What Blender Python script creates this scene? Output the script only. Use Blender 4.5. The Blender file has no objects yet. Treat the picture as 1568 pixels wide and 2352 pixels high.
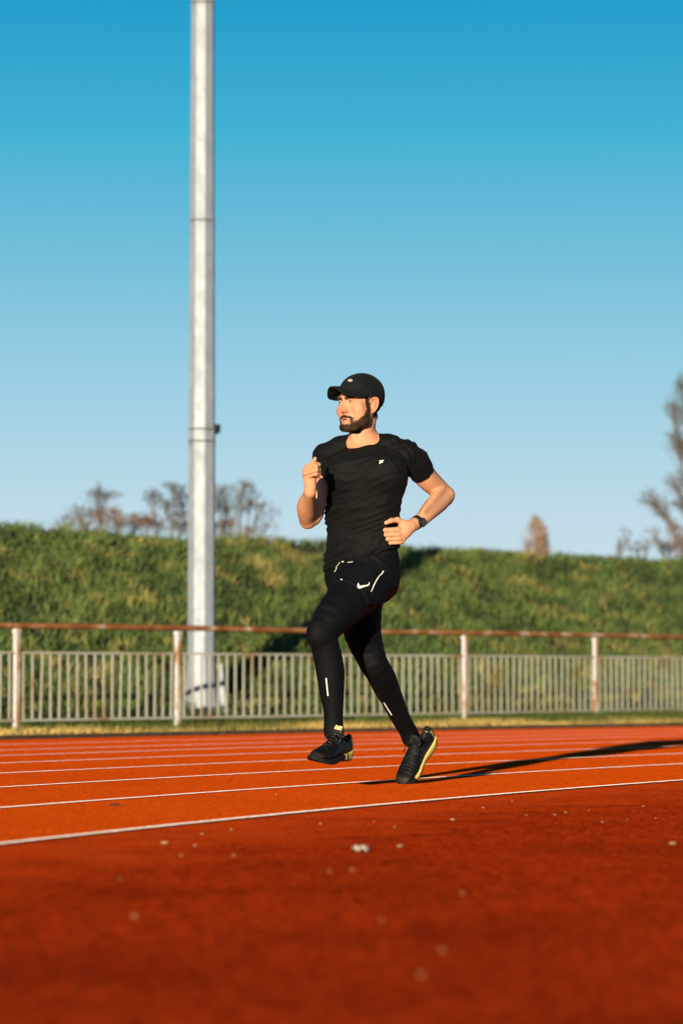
import bpy, bmesh, math, random
import numpy as np
from mathutils import Vector, Matrix
from mathutils.bvhtree import BVHTree
from mathutils.geometry import delaunay_2d_cdt

rad = math.radians
scene = bpy.context.scene
COL = scene.collection
rng = np.random.default_rng(11)
random.seed(11)

# ---------------------------------------------------------------- camera
H_CAM = 0.496
LENS = 110.0
PITCH = math.atan((2692 - 2048) / (LENS / 36 * 4096))
FD = LENS / 36 * 2352                       # focal length in 1568x2352 pixels
D0 = 14.08                                  # distance to the runner's standing toe
cam = bpy.data.cameras.new('camera')
cam.sensor_fit = 'VERTICAL'
cam.sensor_height = 36.0
cam.sensor_width = 24.0
cam.lens = LENS
cam.clip_start = 0.1
cam.clip_end = 6000
cam.dof.use_dof = True
cam.dof.focus_distance = 13.75
cam.dof.aperture_fstop = 3.0
camo = bpy.data.objects.new('camera', cam)
camo.location = (0, 0, H_CAM)
camo.rotation_euler = (rad(90) + PITCH, 0, 0)
COL.objects.link(camo)
scene.camera = camo

# ---------------------------------------------------------------- sun, sky, exposure
SUN_EL = 8.8
SUN_DIR = Vector((0.2507 * math.cos(rad(SUN_EL)), 0.968 * math.cos(rad(SUN_EL)), -math.sin(rad(SUN_EL)))).normalized()
sun = bpy.data.lights.new('sun', 'SUN')
sun.energy = 5.0
sun.angle = rad(0.5)
sun.color = (1.0, 0.80, 0.55)
suno = bpy.data.objects.new('sun', sun)
suno.rotation_euler = SUN_DIR.to_track_quat('-Z', 'Y').to_euler()
suno.location = (-5, -20, 10)
COL.objects.link(suno)

w = bpy.data.worlds.new('World')
scene.world = w
w.use_nodes = True
wn = w.node_tree.nodes
wl = w.node_tree.links
wn.clear()
sky = wn.new('ShaderNodeTexSky')
sky.sky_type = 'NISHITA'
sky.sun_disc = False
sky.sun_elevation = rad(SUN_EL)
sky.sun_rotation = math.atan2(-SUN_DIR.x, -SUN_DIR.y)
sky.air_density = 1.0
sky.dust_density = 0.6
sky.ozone_density = 2.0
tc = wn.new('ShaderNodeTexCoord')
sep = wn.new('ShaderNodeSeparateXYZ')
wl.new(tc.outputs['Generated'], sep.inputs[0])
SKY_RAMP = [(0.0, (.60, .70, .76)), (.048, (.485, .655, .755)), (.09, (.305, .575, .715)), (.131, (.155, .475, .645)), (.172, (.038, .400, .600)), (.213, (.006, .300, .545)), (.30, (.0, .12, .30)), (.45, (.0, .06, .16)), (1.0, (.0, .03, .09))]
ramp = wn.new('ShaderNodeValToRGB')
cr = ramp.color_ramp
while len(cr.elements) > 1:
    cr.elements.remove(cr.elements[-1])
cr.elements[0].position = SKY_RAMP[0][0]
cr.elements[0].color = (*SKY_RAMP[0][1], 1)
for p_, c_ in SKY_RAMP[1:]:
    e_ = cr.elements.new(p_)
    e_.color = (*c_, 1)
wl.new(sep.outputs['Z'], ramp.inputs[0])
SKY_GAIN = 6.9
sc_ = wn.new('ShaderNodeVectorMath')
sc_.operation = 'SCALE'
sc_.inputs['Scale'].default_value = SKY_GAIN
wl.new(ramp.outputs[0], sc_.inputs[0])
mixs = wn.new('ShaderNodeMix')
mixs.data_type = 'RGBA'
mixs.inputs[0].default_value = 0.97
wl.new(sky.outputs[0], mixs.inputs[6])
wl.new(sc_.outputs[0], mixs.inputs[7])
bg = wn.new('ShaderNodeBackground')
bg.inputs['Strength'].default_value = 0.1
wl.new(mixs.outputs[2], bg.inputs[0])
wo = wn.new('ShaderNodeOutputWorld')
wl.new(bg.outputs[0], wo.inputs[0])

scene.view_settings.view_transform = 'Standard'
scene.view_settings.look = 'None'
scene.view_settings.gamma = 1.0
scene.view_settings.exposure = 0.65
scene.cycles.use_denoising = True

# ---------------------------------------------------------------- helpers
def P(xd, yd, Y):
    """World point seen at pixel (xd, yd) of the 1568 x 2352 photograph, at depth Y."""
    r = (xd - 784) / FD
    u = -(yd - 1176) / FD
    fy = math.cos(PITCH) - u * math.sin(PITCH)
    fz = math.sin(PITCH) + u * math.cos(PITCH)
    s = Y / fy
    return np.array([r * s, Y, H_CAM + fz * s])

def ground_pt(xd, yd, z=0.0):
    r = (xd - 784) / FD
    u = -(yd - 1176) / FD
    fy = math.cos(PITCH) - u * math.sin(PITCH)
    fz = math.sin(PITCH) + u * math.cos(PITCH)
    s = (H_CAM - z) / -fz
    return np.array([r * s, fy * s, z])

def mesh_obj(name, verts, faces, mat=None, parent=None, smooth=False, col=None):
    me = bpy.data.meshes.new(name)
    verts = np.asarray(verts, dtype=np.float32)
    if isinstance(faces, np.ndarray):
        k = faces.shape[1]
        me.vertices.add(len(verts))
        me.vertices.foreach_set('co', verts.ravel())
        me.loops.add(faces.size)
        me.loops.foreach_set('vertex_index', faces.astype(np.int32).ravel())
        me.polygons.add(len(faces))
        me.polygons.foreach_set('loop_start', (np.arange(len(faces)) * k).astype(np.int32))
        me.update(calc_edges=True)
    else:
        me.from_pydata([tuple(v) for v in verts], [], faces)
    if smooth:
        me.polygons.foreach_set('use_smooth', np.ones(len(me.polygons), dtype=bool))
    if col is not None:
        a = me.attributes.new('Col', 'FLOAT_COLOR', 'POINT')
        c4 = np.ones((len(verts), 4), dtype=np.float32)
        c4[:, :3] = col
        a.data.foreach_set('color', c4.ravel())
    me.validate()
    o = bpy.data.objects.new(name, me)
    COL.objects.link(o)
    if mat:
        me.materials.append(mat)
    if parent:
        o.parent = parent
        o.matrix_parent_inverse = parent.matrix_world.inverted() if parent.type != 'EMPTY' else Matrix.Translation(-parent.location)
    return o

def empty(name, loc):
    o = bpy.data.objects.new(name, None)
    o.location = loc
    o.empty_display_size = 0.2
    COL.objects.link(o)
    return o

def tag(o, label=None, cat=None, group=None, kind=None):
    if label: o['label'] = label
    if cat: o['category'] = cat
    if group: o['group'] = group
    if kind: o['kind'] = kind
    return o

class MB:
    """Collects boxes, tubes and polygons into one mesh."""
    def __init__(s): s.v = []; s.f = []
    def add(s, v, f):
        b = len(s.v); s.v += [tuple(p) for p in v]; s.f += [tuple(i + b for i in q) for q in f]
    def box(s, c, ax, ay, az):
        c = np.array(c, float); ax = np.array(ax, float); ay = np.array(ay, float); az = np.array(az, float)
        v = [c + i * ax + j * ay + k * az for k in (-1, 1) for j in (-1, 1) for i in (-1, 1)]
        s.add(v, [(0, 2, 3, 1), (4, 5, 7, 6), (0, 1, 5, 4), (2, 6, 7, 3), (0, 4, 6, 2), (1, 3, 7, 5)])
    def tube(s, pts, rs, n=8, cap=True):
        pts = [np.array(p, float) for p in pts]
        m = len(pts); rings = []
        up = None
        for i in range(m):
            d = pts[min(i + 1, m - 1)] - pts[max(i - 1, 0)]
            d = d / (np.linalg.norm(d) + 1e-9)
            if up is None:
                up = np.array([0, 0, 1.]) if abs(d[2]) < .9 else np.array([1., 0, 0])
            x = np.cross(up, d); x /= np.linalg.norm(x) + 1e-9
            y = np.cross(d, x); up = y if abs(np.dot(y, d)) < .5 else up
            r = rs[i] if hasattr(rs, '__len__') else rs
            rings.append([pts[i] + r * (math.cos(2 * math.pi * k / n) * x + math.sin(2 * math.pi * k / n) * y) for k in range(n)])
        v = [p for q in rings for p in q]
        f = [(i * n + k, i * n + (k + 1) % n, (i + 1) * n + (k + 1) % n, (i + 1) * n + k) for i in range(m - 1) for k in range(n)]
        if cap:
            f += [tuple(range(n - 1, -1, -1)), tuple((m - 1) * n + k for k in range(n))]
        s.add(v, f)
    def build(s, name, mat=None, parent=None, smooth=False):
        return mesh_obj(name, s.v, s.f, mat, parent, smooth)

# ---------------------------------------------------------------- materials
def new_mat(name):
    m = bpy.data.materials.new(name)
    m.use_nodes = True
    nt = m.node_tree
    return m, nt, nt.nodes['Principled BSDF']

def noise_node(nt, scale, detail=4, rough=.6, coord='Object'):
    t = nt.nodes.new('ShaderNodeTexCoord')
    n = nt.nodes.new('ShaderNodeTexNoise')
    n.inputs['Scale'].default_value = scale
    n.inputs['Detail'].default_value = detail
    n.inputs['Roughness'].default_value = rough
    nt.links.new(t.outputs[coord], n.inputs['Vector'])
    return n

def ramp_node(nt, src, stops):
    r = nt.nodes.new('ShaderNodeValToRGB')
    c = r.color_ramp
    while len(c.elements) > 1: c.elements.remove(c.elements[-1])
    c.elements[0].position = stops[0][0]; c.elements[0].color = (*stops[0][1], 1)
    for p, q in stops[1:]:
        e = c.elements.new(p); e.color = (*q, 1)
    nt.links.new(src, r.inputs[0])
    return r

def bump(nt, b, src, strength, dist):
    n = nt.nodes.new('ShaderNodeBump')
    n.inputs['Strength'].default_value = strength
    n.inputs['Distance'].default_value = dist
    nt.links.new(src, n.inputs['Height'])
    nt.links.new(n.outputs[0], b.inputs['Normal'])
    return n

def mat_noise(name, stops, scale=20, rough=.7, bs=0.0, bd=.002, bscale=None, metal=0, spec=.3, detail=5):
    m, nt, b = new_mat(name)
    n = noise_node(nt, scale, detail)
    r = ramp_node(nt, n.outputs[0], stops)
    nt.links.new(r.outputs[0], b.inputs['Base Color'])
    b.inputs['Roughness'].default_value = rough
    b.inputs['Metallic'].default_value = metal
    b.inputs['Specular IOR Level'].default_value = spec
    if bs:
        n2 = noise_node(nt, bscale or scale * 4, 3)
        bump(nt, b, n2.outputs[0], bs, bd)
    return m

def mat_col(name, rough=.6, spec=.3, sss=0.0, bs=0.0, bscale=300, bd=.001, transl=0):
    m, nt, b = new_mat(name)
    a = nt.nodes.new('ShaderNodeAttribute'); a.attribute_name = 'Col'
    nt.links.new(a.outputs['Color'], b.inputs['Base Color'])
    b.inputs['Roughness'].default_value = rough
    b.inputs['Specular IOR Level'].default_value = spec
    if sss:
        b.inputs['Subsurface Weight'].default_value = sss
        b.inputs['Subsurface Radius'].default_value = (1.0, .35, .2)
        b.inputs['Subsurface Scale'].default_value = .006
    if bs:
        n2 = noise_node(nt, bscale, 3)
        bump(nt, b, n2.outputs[0], bs, bd)
    return m

def mat_flat(name, c, rough=.6, spec=.3, metal=0):
    m, nt, b = new_mat(name)
    n = noise_node(nt, 60, 3)
    c = np.array(c)
    r = ramp_node(nt, n.outputs[0], [(.3, tuple(c * .85)), (.7, tuple(np.minimum(c * 1.1, 1)))])
    nt.links.new(r.outputs[0], b.inputs['Base Color'])
    b.inputs['Roughness'].default_value = rough
    b.inputs['Specular IOR Level'].default_value = spec
    b.inputs['Metallic'].default_value = metal
    return m

def track_mat(name, dark, mid, light, dirt, dirt_amt, sheen, mottle=.35, tint=(1.0, .108, .003, 1), line_grade=None):
    m, nt, b = new_mat(name)
    def mix(a, f, fac, col=None, mode='MIX'):
        x = nt.nodes.new('ShaderNodeMix'); x.data_type = 'RGBA'; x.blend_type = mode
        nt.links.new(fac, x.inputs[0]); nt.links.new(a, x.inputs[6])
        if col: x.inputs[7].default_value = (*col, 1)
        else: nt.links.new(f, x.inputs[7])
        return x.outputs[2]
    n = noise_node(nt, 120, 3, .75)
    c = ramp_node(nt, n.outputs[0], [(.38, dark), (.5, mid), (.62, light)]).outputs[0]
    g = noise_node(nt, 38, 5, .85)                       # crumb clusters a few centimetres across
    gm = ramp_node(nt, g.outputs[0], [(.49, (0, 0, 0)), (.59, (.95, .95, .95))])
    c = mix(c, None, gm.outputs[0], dark)
    h = noise_node(nt, 47, 4, .85)
    hm = ramp_node(nt, h.outputs[0], [(.53, (0, 0, 0)), (.63, (.95, .95, .95))])
    c = mix(c, None, hm.outputs[0], light)
    big = noise_node(nt, 1.3, 7, .66)
    r2 = ramp_node(nt, big.outputs[0], [(.44, (0, 0, 0)), (.66, (dirt_amt,) * 3)])
    c = mix(c, None, r2.outputs[0], dirt)
    nt.links.new(c, b.inputs['Base Color'])
    b.inputs['Roughness'].default_value = .9
    b.inputs['Specular IOR Level'].default_value = 0.0
    b.inputs['Diffuse Roughness'].default_value = 1.0
    sw = nt.nodes.new('ShaderNodeMath'); sw.operation = 'MULTIPLY'; sw.inputs[1].default_value = sheen
    lum = ramp_node(nt, g.outputs[0], [(.40, (1.35,) * 3), (.60, (.30,) * 3)])
    nt.links.new(lum.outputs[0], sw.inputs[0])
    nt.links.new(sw.outputs[0], b.inputs['Sheen Weight'])
    b.inputs['Sheen Roughness'].default_value = .5
    b.inputs['Sheen Tint'].default_value = tint
    mo = noise_node(nt, 15, 5, .75)
    mm = ramp_node(nt, mo.outputs[0], [(.40, (.50,) * 3), (.60, (1.25,) * 3)])
    mx = nt.nodes.new('ShaderNodeMix'); mx.data_type = 'RGBA'; mx.blend_type = 'MULTIPLY'; mx.inputs[0].default_value = mottle
    nt.links.new(c, mx.inputs[6]); nt.links.new(mm.outputs[0], mx.inputs[7]); nt.links.new(mx.outputs[2], b.inputs['Base Color'])
    if line_grade:                                            # lighter tone beside the inner line, ragged edge, darker further in
        cx_, cy_, r_, reach, near_col = line_grade
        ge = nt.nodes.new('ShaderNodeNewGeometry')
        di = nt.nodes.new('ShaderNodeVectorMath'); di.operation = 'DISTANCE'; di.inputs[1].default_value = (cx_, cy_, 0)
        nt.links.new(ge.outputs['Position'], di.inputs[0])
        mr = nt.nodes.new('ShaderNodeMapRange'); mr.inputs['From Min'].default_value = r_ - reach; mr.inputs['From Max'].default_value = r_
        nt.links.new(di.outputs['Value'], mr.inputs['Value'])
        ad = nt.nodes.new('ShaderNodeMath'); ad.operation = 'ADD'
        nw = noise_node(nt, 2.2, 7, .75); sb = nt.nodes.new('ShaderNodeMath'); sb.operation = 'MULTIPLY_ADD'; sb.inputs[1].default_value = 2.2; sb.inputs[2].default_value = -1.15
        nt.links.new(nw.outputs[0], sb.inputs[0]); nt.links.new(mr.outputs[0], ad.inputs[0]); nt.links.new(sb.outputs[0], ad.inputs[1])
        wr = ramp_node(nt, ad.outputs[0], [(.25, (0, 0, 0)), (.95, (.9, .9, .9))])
        cl = ramp_node(nt, n.outputs[0], [(.38, dark), (.5, near_col), (.62, light)])
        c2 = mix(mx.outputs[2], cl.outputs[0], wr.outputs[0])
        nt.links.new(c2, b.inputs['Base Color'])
    n2 = noise_node(nt, 110, 3, .6)
    bump(nt, b, n2.outputs[0], .9, .014)
    return m

M = {}
M['track'] = track_mat('track_rubber', (.17, .017, .003), (.55, .072, .006), (.72, .14, .014), (.33, .040, .005), .5, .74)
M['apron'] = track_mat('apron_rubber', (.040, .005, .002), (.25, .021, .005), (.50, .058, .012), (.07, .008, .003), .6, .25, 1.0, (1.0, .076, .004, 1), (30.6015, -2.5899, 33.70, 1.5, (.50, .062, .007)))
M['line'] = mat_noise('line_paint', [(.35, (.50, .27, .17)), (.55, (.70, .58, .49))], 30, .8, .6, .008, 140)
_b = M['line'].node_tree.nodes['Principled BSDF']
_b.inputs['Sheen Weight'].default_value = .7
_b.inputs['Sheen Roughness'].default_value = .5
_b.inputs['Diffuse Roughness'].default_value = 1.0
M['soil'] = mat_noise('soil', [(.3, (.03, .035, .012)), (.7, (.07, .07, .025))], 6, .95)
M['field'] = mat_noise('field_grass', [(.3, (.04, .06, .015)), (.7, (.08, .10, .03))], .6, .95)
M['grass'] = mat_col('grass_blades', .7, .15)
M['edge'] = mat_noise('edging', [(.3, (.03, .02, .012)), (.7, (.09, .06, .035))], 15, .9)
M['rust'] = mat_noise('rusty_rail', [(.36, (.50, .40, .32)), (.45, (.36, .16, .05)), (.62, (.22, .075, .022))], 5, .75, .3, .003, 60)
def galv_rust():
    m, nt, b = new_mat('painted_post')
    n = noise_node(nt, 3.2, 5, .65)
    r = ramp_node(nt, n.outputs[0], [(.46, (.52, .55, .59)), (.57, (.48, .45, .42)), (.64, (.34, .19, .09)), (.75, (.22, .09, .03))])
    nt.links.new(r.outputs[0], b.inputs['Base Color'])
    b.inputs['Roughness'].default_value = .6
    return m
M['post'] = galv_rust()
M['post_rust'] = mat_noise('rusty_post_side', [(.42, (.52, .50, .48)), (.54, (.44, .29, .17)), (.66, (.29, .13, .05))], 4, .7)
M['picket'] = mat_noise('picket_paint', [(.45, (.43, .44, .39)), (.60, (.40, .37, .29)), (.72, (.32, .19, .09))], 2.4, .65)
def galv_mat():
    m, nt, b = new_mat('galvanised_steel')
    n = noise_node(nt, 7, 6, .7)
    v = nt.nodes.new('ShaderNodeTexVoronoi'); v.inputs['Scale'].default_value = 22
    t = nt.nodes.new('ShaderNodeTexCoord'); mp = nt.nodes.new('ShaderNodeMapping'); mp.inputs['Scale'].default_value = (1, 1, .35)
    nt.links.new(t.outputs['Object'], mp.inputs[0]); nt.links.new(mp.outputs[0], v.inputs['Vector'])
    r = ramp_node(nt, n.outputs[0], [(.34, (.275, .325, .385)), (.5, (.305, .355, .42)), (.68, (.335, .39, .46))])
    x = nt.nodes.new('ShaderNodeMix'); x.data_type = 'RGBA'; x.blend_type = 'MULTIPLY'; x.inputs[0].default_value = .35
    r3 = ramp_node(nt, v.outputs['Color'], [(0, (.6, .6, .6)), (1, (1.15, 1.15, 1.15))])
    nt.links.new(r.outputs[0], x.inputs[6]); nt.links.new(r3.outputs[0], x.inputs[7])
    nt.links.new(x.outputs[2], b.inputs['Base Color'])
    b.inputs['Metallic'].default_value = .25; b.inputs['Roughness'].default_value = .5
    b.inputs['Specular IOR Level'].default_value = .2
    rr = ramp_node(nt, n.outputs[0], [(.3, (.66,) * 3), (.7, (.56,) * 3)]); nt.links.new(rr.outputs[0], b.inputs['Roughness'])
    return m
M['galv'] = galv_mat()
M['darkmetal'] = mat_flat('dark_plastic', (.010, .018, .022), .9, .05)
M['bark'] = mat_noise('bark', [(.3, (.12, .10, .08)), (.7, (.20, .165, .13))], 9, .9)
M['leaf'] = mat_col('leaves', .7, .15)
# ---------------------------------------------------------------- ground, track
CX, CY, R1, LANE = 30.6015, -2.5899, 33.7272, 1.0579
FDIR = np.array([0.632, 0.775, 0]); NDIR = np.array([-0.775, 0.632, 0])   # along and across the fence
R_EDGE = R1 + 8.25

def ring(r0, r1, z, a0, a1, n, zf=None):
    A = np.linspace(a0, a1, n)
    v = []; f = []
    for a in A:
        for r in (r0, r1):
            v.append((CX + r * math.cos(a), CY + r * math.sin(a), z))
    for i in range(n - 1):
        f.append((2 * i, 2 * i + 1, 2 * i + 3, 2 * i + 2))
    return v, f

A0, A1 = rad(100), rad(215)
S = 4000
g = mesh_obj('ground', [(-S, -S, -.012), (S, -S, -.012), (S, S, -.012), (-S, S, -.012)], [(0, 1, 2, 3)], M['field']); tag(g, kind='structure')
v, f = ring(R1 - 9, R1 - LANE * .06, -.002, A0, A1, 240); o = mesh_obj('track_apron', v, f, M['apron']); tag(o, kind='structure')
v, f = ring(R1 - LANE * .06, R_EDGE, 0.0, A0, A1, 240); o = mesh_obj('running_track', v, f, M['track']); tag(o, kind='structure')
LW = .019
for k in (-.045, 1.045, 2.07, 3.075, 4.05, 4.96, 5.75, 6.74):
    r = R1 + LANE * k
    n = 1500
    A = np.linspace(rad(118), rad(192), n)
    j1 = rng.normal(0, .0022, n); j2 = rng.normal(0, .0022, n)
    v = []
    for i, a in enumerate(A):
        for q in (r - LW + j1[i], r + LW + j2[i]):
            v.append((CX + q * math.cos(a), CY + q * math.sin(a), .004))
    f = [(2 * i, 2 * i + 1, 2 * i + 3, 2 * i + 2) for i in range(n - 1)]
    o = mesh_obj('lane_marking', v, f, M['line']); tag(o, kind='structure')
# concrete edging at the outer edge of the track
v, f = [], []
A = np.linspace(A0, A1, 240)
prof = [(R_EDGE, 0.0), (R_EDGE, .03), (R_EDGE + .06, .034), (R_EDGE + .06, -.02)]
for a in A:
    for r, z in prof: v.append((CX + r * math.cos(a), CY + r * math.sin(a), z))
for i in range(239):
    for k in range(3): f.append((4 * i + k, 4 * i + k + 1, 4 * i + 5 + k, 4 * i + 4 + k))
o = mesh_obj('track_edging', v, f, M['edge']); tag(o, kind='structure')

# smooth value noise for terrain and colour patches
def vnoise(x, y, seed=0, octaves=4, gain=.5):
    out = np.zeros_like(x, dtype=float); amp = 1; tot = 0
    for o_ in range(octaves):
        r_ = np.random.default_rng(seed + 17 * o_).random((64, 64))
        xi = np.floor(x).astype(int); yi = np.floor(y).astype(int)
        xf = x - xi; yf = y - yi
        xf = xf * xf * (3 - 2 * xf); yf = yf * yf * (3 - 2 * yf)
        a = r_[xi % 64, yi % 64]; b = r_[(xi + 1) % 64, yi % 64]; c = r_[xi % 64, (yi + 1) % 64]; d = r_[(xi + 1) % 64, (yi + 1) % 64]
        out += amp * (a * (1 - xf) * (1 - yf) + b * xf * (1 - yf) + c * (1 - xf) * yf + d * xf * yf)
        tot += amp; amp *= gain; x = x * 2 + 3.1; y = y * 2 + 7.7
    return out / tot

N_FOOT, N_CREST, Z_CREST = 18.75, 23.0, 1.93
def terrain(u, n):
    t = np.clip((n - N_FOOT) / (N_CREST - N_FOOT), 0, 1)
    z = Z_CREST * (t * .93 + .07 * np.sin(t * math.pi / 2)) + .02 * u * 0
    # soft shoulder then a slow fall behind
    z = z - np.maximum(n - N_CREST, 0) * .10
    lump = (vnoise(u * 1.9, n * 1.9, 5, 4, .6) - .5) * .13 * np.clip((n - N_FOOT + .2) / 1.0, 0, 1)
    base = (vnoise(u * .9, n * .9, 9, 3) - .5) * .05
    return z + lump + base + .015

def un(u, n): return u[..., None] * FDIR + n[..., None] * NDIR
uu = np.arange(-6, 84, .16); nn_ = np.concatenate([np.arange(16.0, 27.5, .13), np.arange(27.6, 36, .6)])
U, N = np.meshgrid(uu, nn_, indexing='ij')
W = un(U, N)
Rr = np.hypot(W[..., 0] - CX, W[..., 1] - CY)
Z = terrain(U, N)
Z = np.where(Rr < R_EDGE + .06, -.03, Z)
W[..., 2] = Z
idx = np.arange(U.size).reshape(U.shape)
F = np.stack([idx[:-1, :-1], idx[1:, :-1], idx[1:, 1:], idx[:-1, 1:]], -1).reshape(-1, 4)
o = mesh_obj('grass_bank', W.reshape(-1, 3), F, M['soil'], smooth=True); tag(o, kind='structure')

def blades(name, u, n, hgt, wid, colr, lean=.5, seed=1):
    r_ = np.random.default_rng(seed)
    k = len(u)
    b = un(u, n); b[:, 2] = terrain(u, n) - .01
    ang = r_.uniform(0, 2 * math.pi, k)
    ax = np.stack([np.cos(ang), np.sin(ang), np.zeros(k)], 1) * (wid / 2)[:, None]
    la = r_.uniform(0, 2 * math.pi, k); lm = np.abs(r_.normal(0, lean, k)) * hgt
    tip = b + np.stack([np.cos(la) * lm, np.sin(la) * lm, hgt], 1)
    mid = b + np.stack([np.cos(la) * lm * .35, np.sin(la) * lm * .35, hgt * .6], 1)
    v = np.stack([b - ax, b + ax, mid + ax * .8, mid - ax * .8, tip + ax * .12, tip - ax * .12], 1).reshape(-1, 3)
    i = np.arange(k) * 6
    q = np.concatenate([np.stack([i, i + 1, i + 2, i + 3], 1), np.stack([i + 3, i + 2, i + 4, i + 5], 1)])
    return mesh_obj(name, v, q, M['grass'], col=np.repeat(colr, 6, 0))

def in_view(u, n, m=.10):
    p = un(u, n)
    return np.abs(p[:, 0]) < (.1092 + m) * p[:, 1]

K = 330000
u = rng.uniform(4, 66, K); n = rng.uniform(N_FOOT - .3, 24.2, K)
ok = in_view(u, n); u, n = u[ok], n[ok]
clump = vnoise(u * 3.6, n * 3.6, 31, 3, .6); dry = vnoise(u * 3.8 + 9, n * 3.8, 77, 3, .65); far = vnoise(u * .5, n * .5, 3, 3)
keep = rng.random(len(u)) < np.clip((clump - .25) * 4.5, .35, 1)
u, n, clump, dry, far = u[keep], n[keep], clump[keep], dry[keep], far[keep]
hgt = .07 + .22 * np.clip(clump - .25, 0, 1) * rng.uniform(.6, 1.3, len(u))
wid = rng.uniform(.008, .02, len(u))
g1 = np.array([.100, .165, .048]); g2 = np.array([.135, .190, .050]); g3 = np.array([.27, .25, .082]); g0 = np.array([.052, .102, .036])
t = np.clip((dry - .555) * 4.5, 0, 1)[:, None]; s = np.clip((clump - .42) * 4, 0, 1)[:, None]
c = (g0 * (1 - s) + g1 * s) * (1 - np.clip(far[:, None] * .7, 0, 1)) + g2 * np.clip(far[:, None] * .7, 0, 1) * (.4 + .6 * s)  # darker green between clumps puts the shaded hollows into the blade colour
c = c * (1 - t) + g3 * t
c = c * rng.uniform(.7, 1.3, (len(u), 1))
o = blades('bank_grass', u, n, hgt * .85, wid * 1.15, c, 1.0, 2); tag(o, 'long green and yellow grass covering the bank behind the fence', 'grass', kind='stuff')

K = 210000
u = rng.uniform(4, 66, K); n = rng.uniform(16.0, N_FOOT + .2, K)
p = un(u, n); rr = np.hypot(p[:, 0] - CX, p[:, 1] - CY)
ok = in_view(u, n) & (rr > R_EDGE + .05); u, n, rr = u[ok], n[ok], rr[ok]
dist = rr - R_EDGE
dry = vnoise(u * 1.6, n * 1.6, 41, 4, .6)
t = np.clip(1.25 - dist / .75 + (dry - .5) * 2.5, 0, 1)[:, None]
hgt = (.035 + .06 * np.clip(dist / 1.5, 0, 1)) * rng.uniform(.6, 1.5, len(u))
gv = np.array([.07, .10, .022]); gy = np.array([.50, .36, .12])
c = (gv * (1 - t) + gy * t) * rng.uniform(.7, 1.3, (len(u), 1))
o = blades('verge_grass', u, n, hgt, rng.uniform(.006, .013, len(u)), c, .9, 3); tag(o, 'short grass strip with a dry yellow edge beside the track', 'grass', kind='stuff')

# ---------------------------------------------------------------- fence
FH = .862
posts = [(-6.2, 20.25), (-5.0, 21.75), (-3.75, 23.25), (-2.5617, 24.73), (-1.3661, 26.18), (-.10, 27.72), (1.1486, 29.25), (2.52, 31.15), (3.9, 32.9), (5.2, 34.55), (6.5, 36.2), (7.8, 37.85)]
fence = empty('railing_fence', (posts[3][0], posts[3][1], 0))
tag(fence, 'low rusty railing fence with pale pickets between track and grass bank', 'fence')
for i, (x, y) in enumerate(posts):
    b = MB()
    d = FDIR; nn = NDIR
    hw = .0195
    b.box((x, y, FH / 2 - .03), d * hw, nn * hw, (0, 0, FH / 2 - .01))
    b.box((x, y, FH - .032), d * .026, nn * .026, (0, 0, .016))
    o = b.build('post', M['post'], fence)
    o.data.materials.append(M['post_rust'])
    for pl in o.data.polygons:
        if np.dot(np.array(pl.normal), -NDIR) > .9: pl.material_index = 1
rail = MB()
rail.tube([(x, y, FH + .008 + .004 * math.sin(i * 2.1)) for i, (x, y) in enumerate(posts)], .023, 12)
rail.build('top_rail', M['rust'], fence, True)
for i in range(len(posts) - 1):
    a = np.array([*posts[i], 0.]); e = np.array([*posts[i + 1], 0.])
    L = np.linalg.norm(e - a); d = (e - a) / L; q = np.array([-d[1], d[0], 0])
    b = MB()
    zt, zb = FH - .205, FH - .205 - .535
    for z in (zt, zb):
        b.box((a + e) / 2 + (0, 0, z), d * (L / 2 - .03), q * .008, (0, 0, .0085))
    cnt = 18 if L < 2.2 else 21
    for k in range(cnt):
        s_ = (k + .75) / (cnt + .5) * L
        tilt = rng.normal(0, .004)
        c_ = a + d * s_ + (0, 0, (zt + zb) / 2)
        b.box(c_, d * .0096, q * .004, np.array([0, 0, (zt - zb) / 2 - .0105]) + d * tilt)
    b.build('picket_panel', M['picket'], fence)

# ---------------------------------------------------------------- floodlight mast
px, py = -1.278, 28.6
mast = empty('floodlight_mast', (px, py, 0))
tag(mast, 'tall grey galvanised steel floodlight mast standing behind the railing fence', 'mast')
def oct_ring(z, r, rot=rad(15.5)):
    return [(px + r * math.cos(rot + k * math.pi / 4), py + r * math.sin(rot + k * math.pi / 4), z) for k in range(8)]
def oct_shell(levels, name, mat=M['galv'], smooth=False):
    v = []; f = []
    for z, r in levels: v += oct_ring(z, r)
    for i in range(len(levels) - 1):
        for k in range(8): f.append((8 * i + k, 8 * i + (k + 1) % 8, 8 * i + 8 + (k + 1) % 8, 8 * i + 8 + k))
    f.append(tuple(8 * (len(levels) - 1) + k for k in range(8))); f.append(tuple(range(7, -1, -1)))
    return mesh_obj(name, v, f, mat, mast)
def zpix(yd): return P(463, yd, py)[2]
z1, z2, z3 = zpix(1018), zpix(512), zpix(12)
rb = .1285
oct_shell([(.50, rb), (z1, rb * .965)], 'shaft_section')
oct_shell([(z1 - .02, rb * 1.03), (z1 + .004, rb * 1.03), (z1 + .005, rb * .985), (zpix(990) - .02, rb * .985), (zpix(990) - .019, rb * 1.02), (zpix(990) + .004, rb * 1.02), (zpix(990) + .005, rb * .955), (z2, rb * .895)], 'shaft_section')
oct_shell([(z2 - .02, rb * .945), (z2 + .006, rb * .945), (z2 + .007, rb * .895), (z3, rb * .835)], 'shaft_section')
oct_shell([(z3 - .02, rb * .885), (z3 + .006, rb * .885), (z3 + .007, rb * .83), (12.0, rb * .62)], 'shaft_section')
M['joint'] = mat_flat('joint_seal', (.06, .065, .065), .7)
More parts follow.
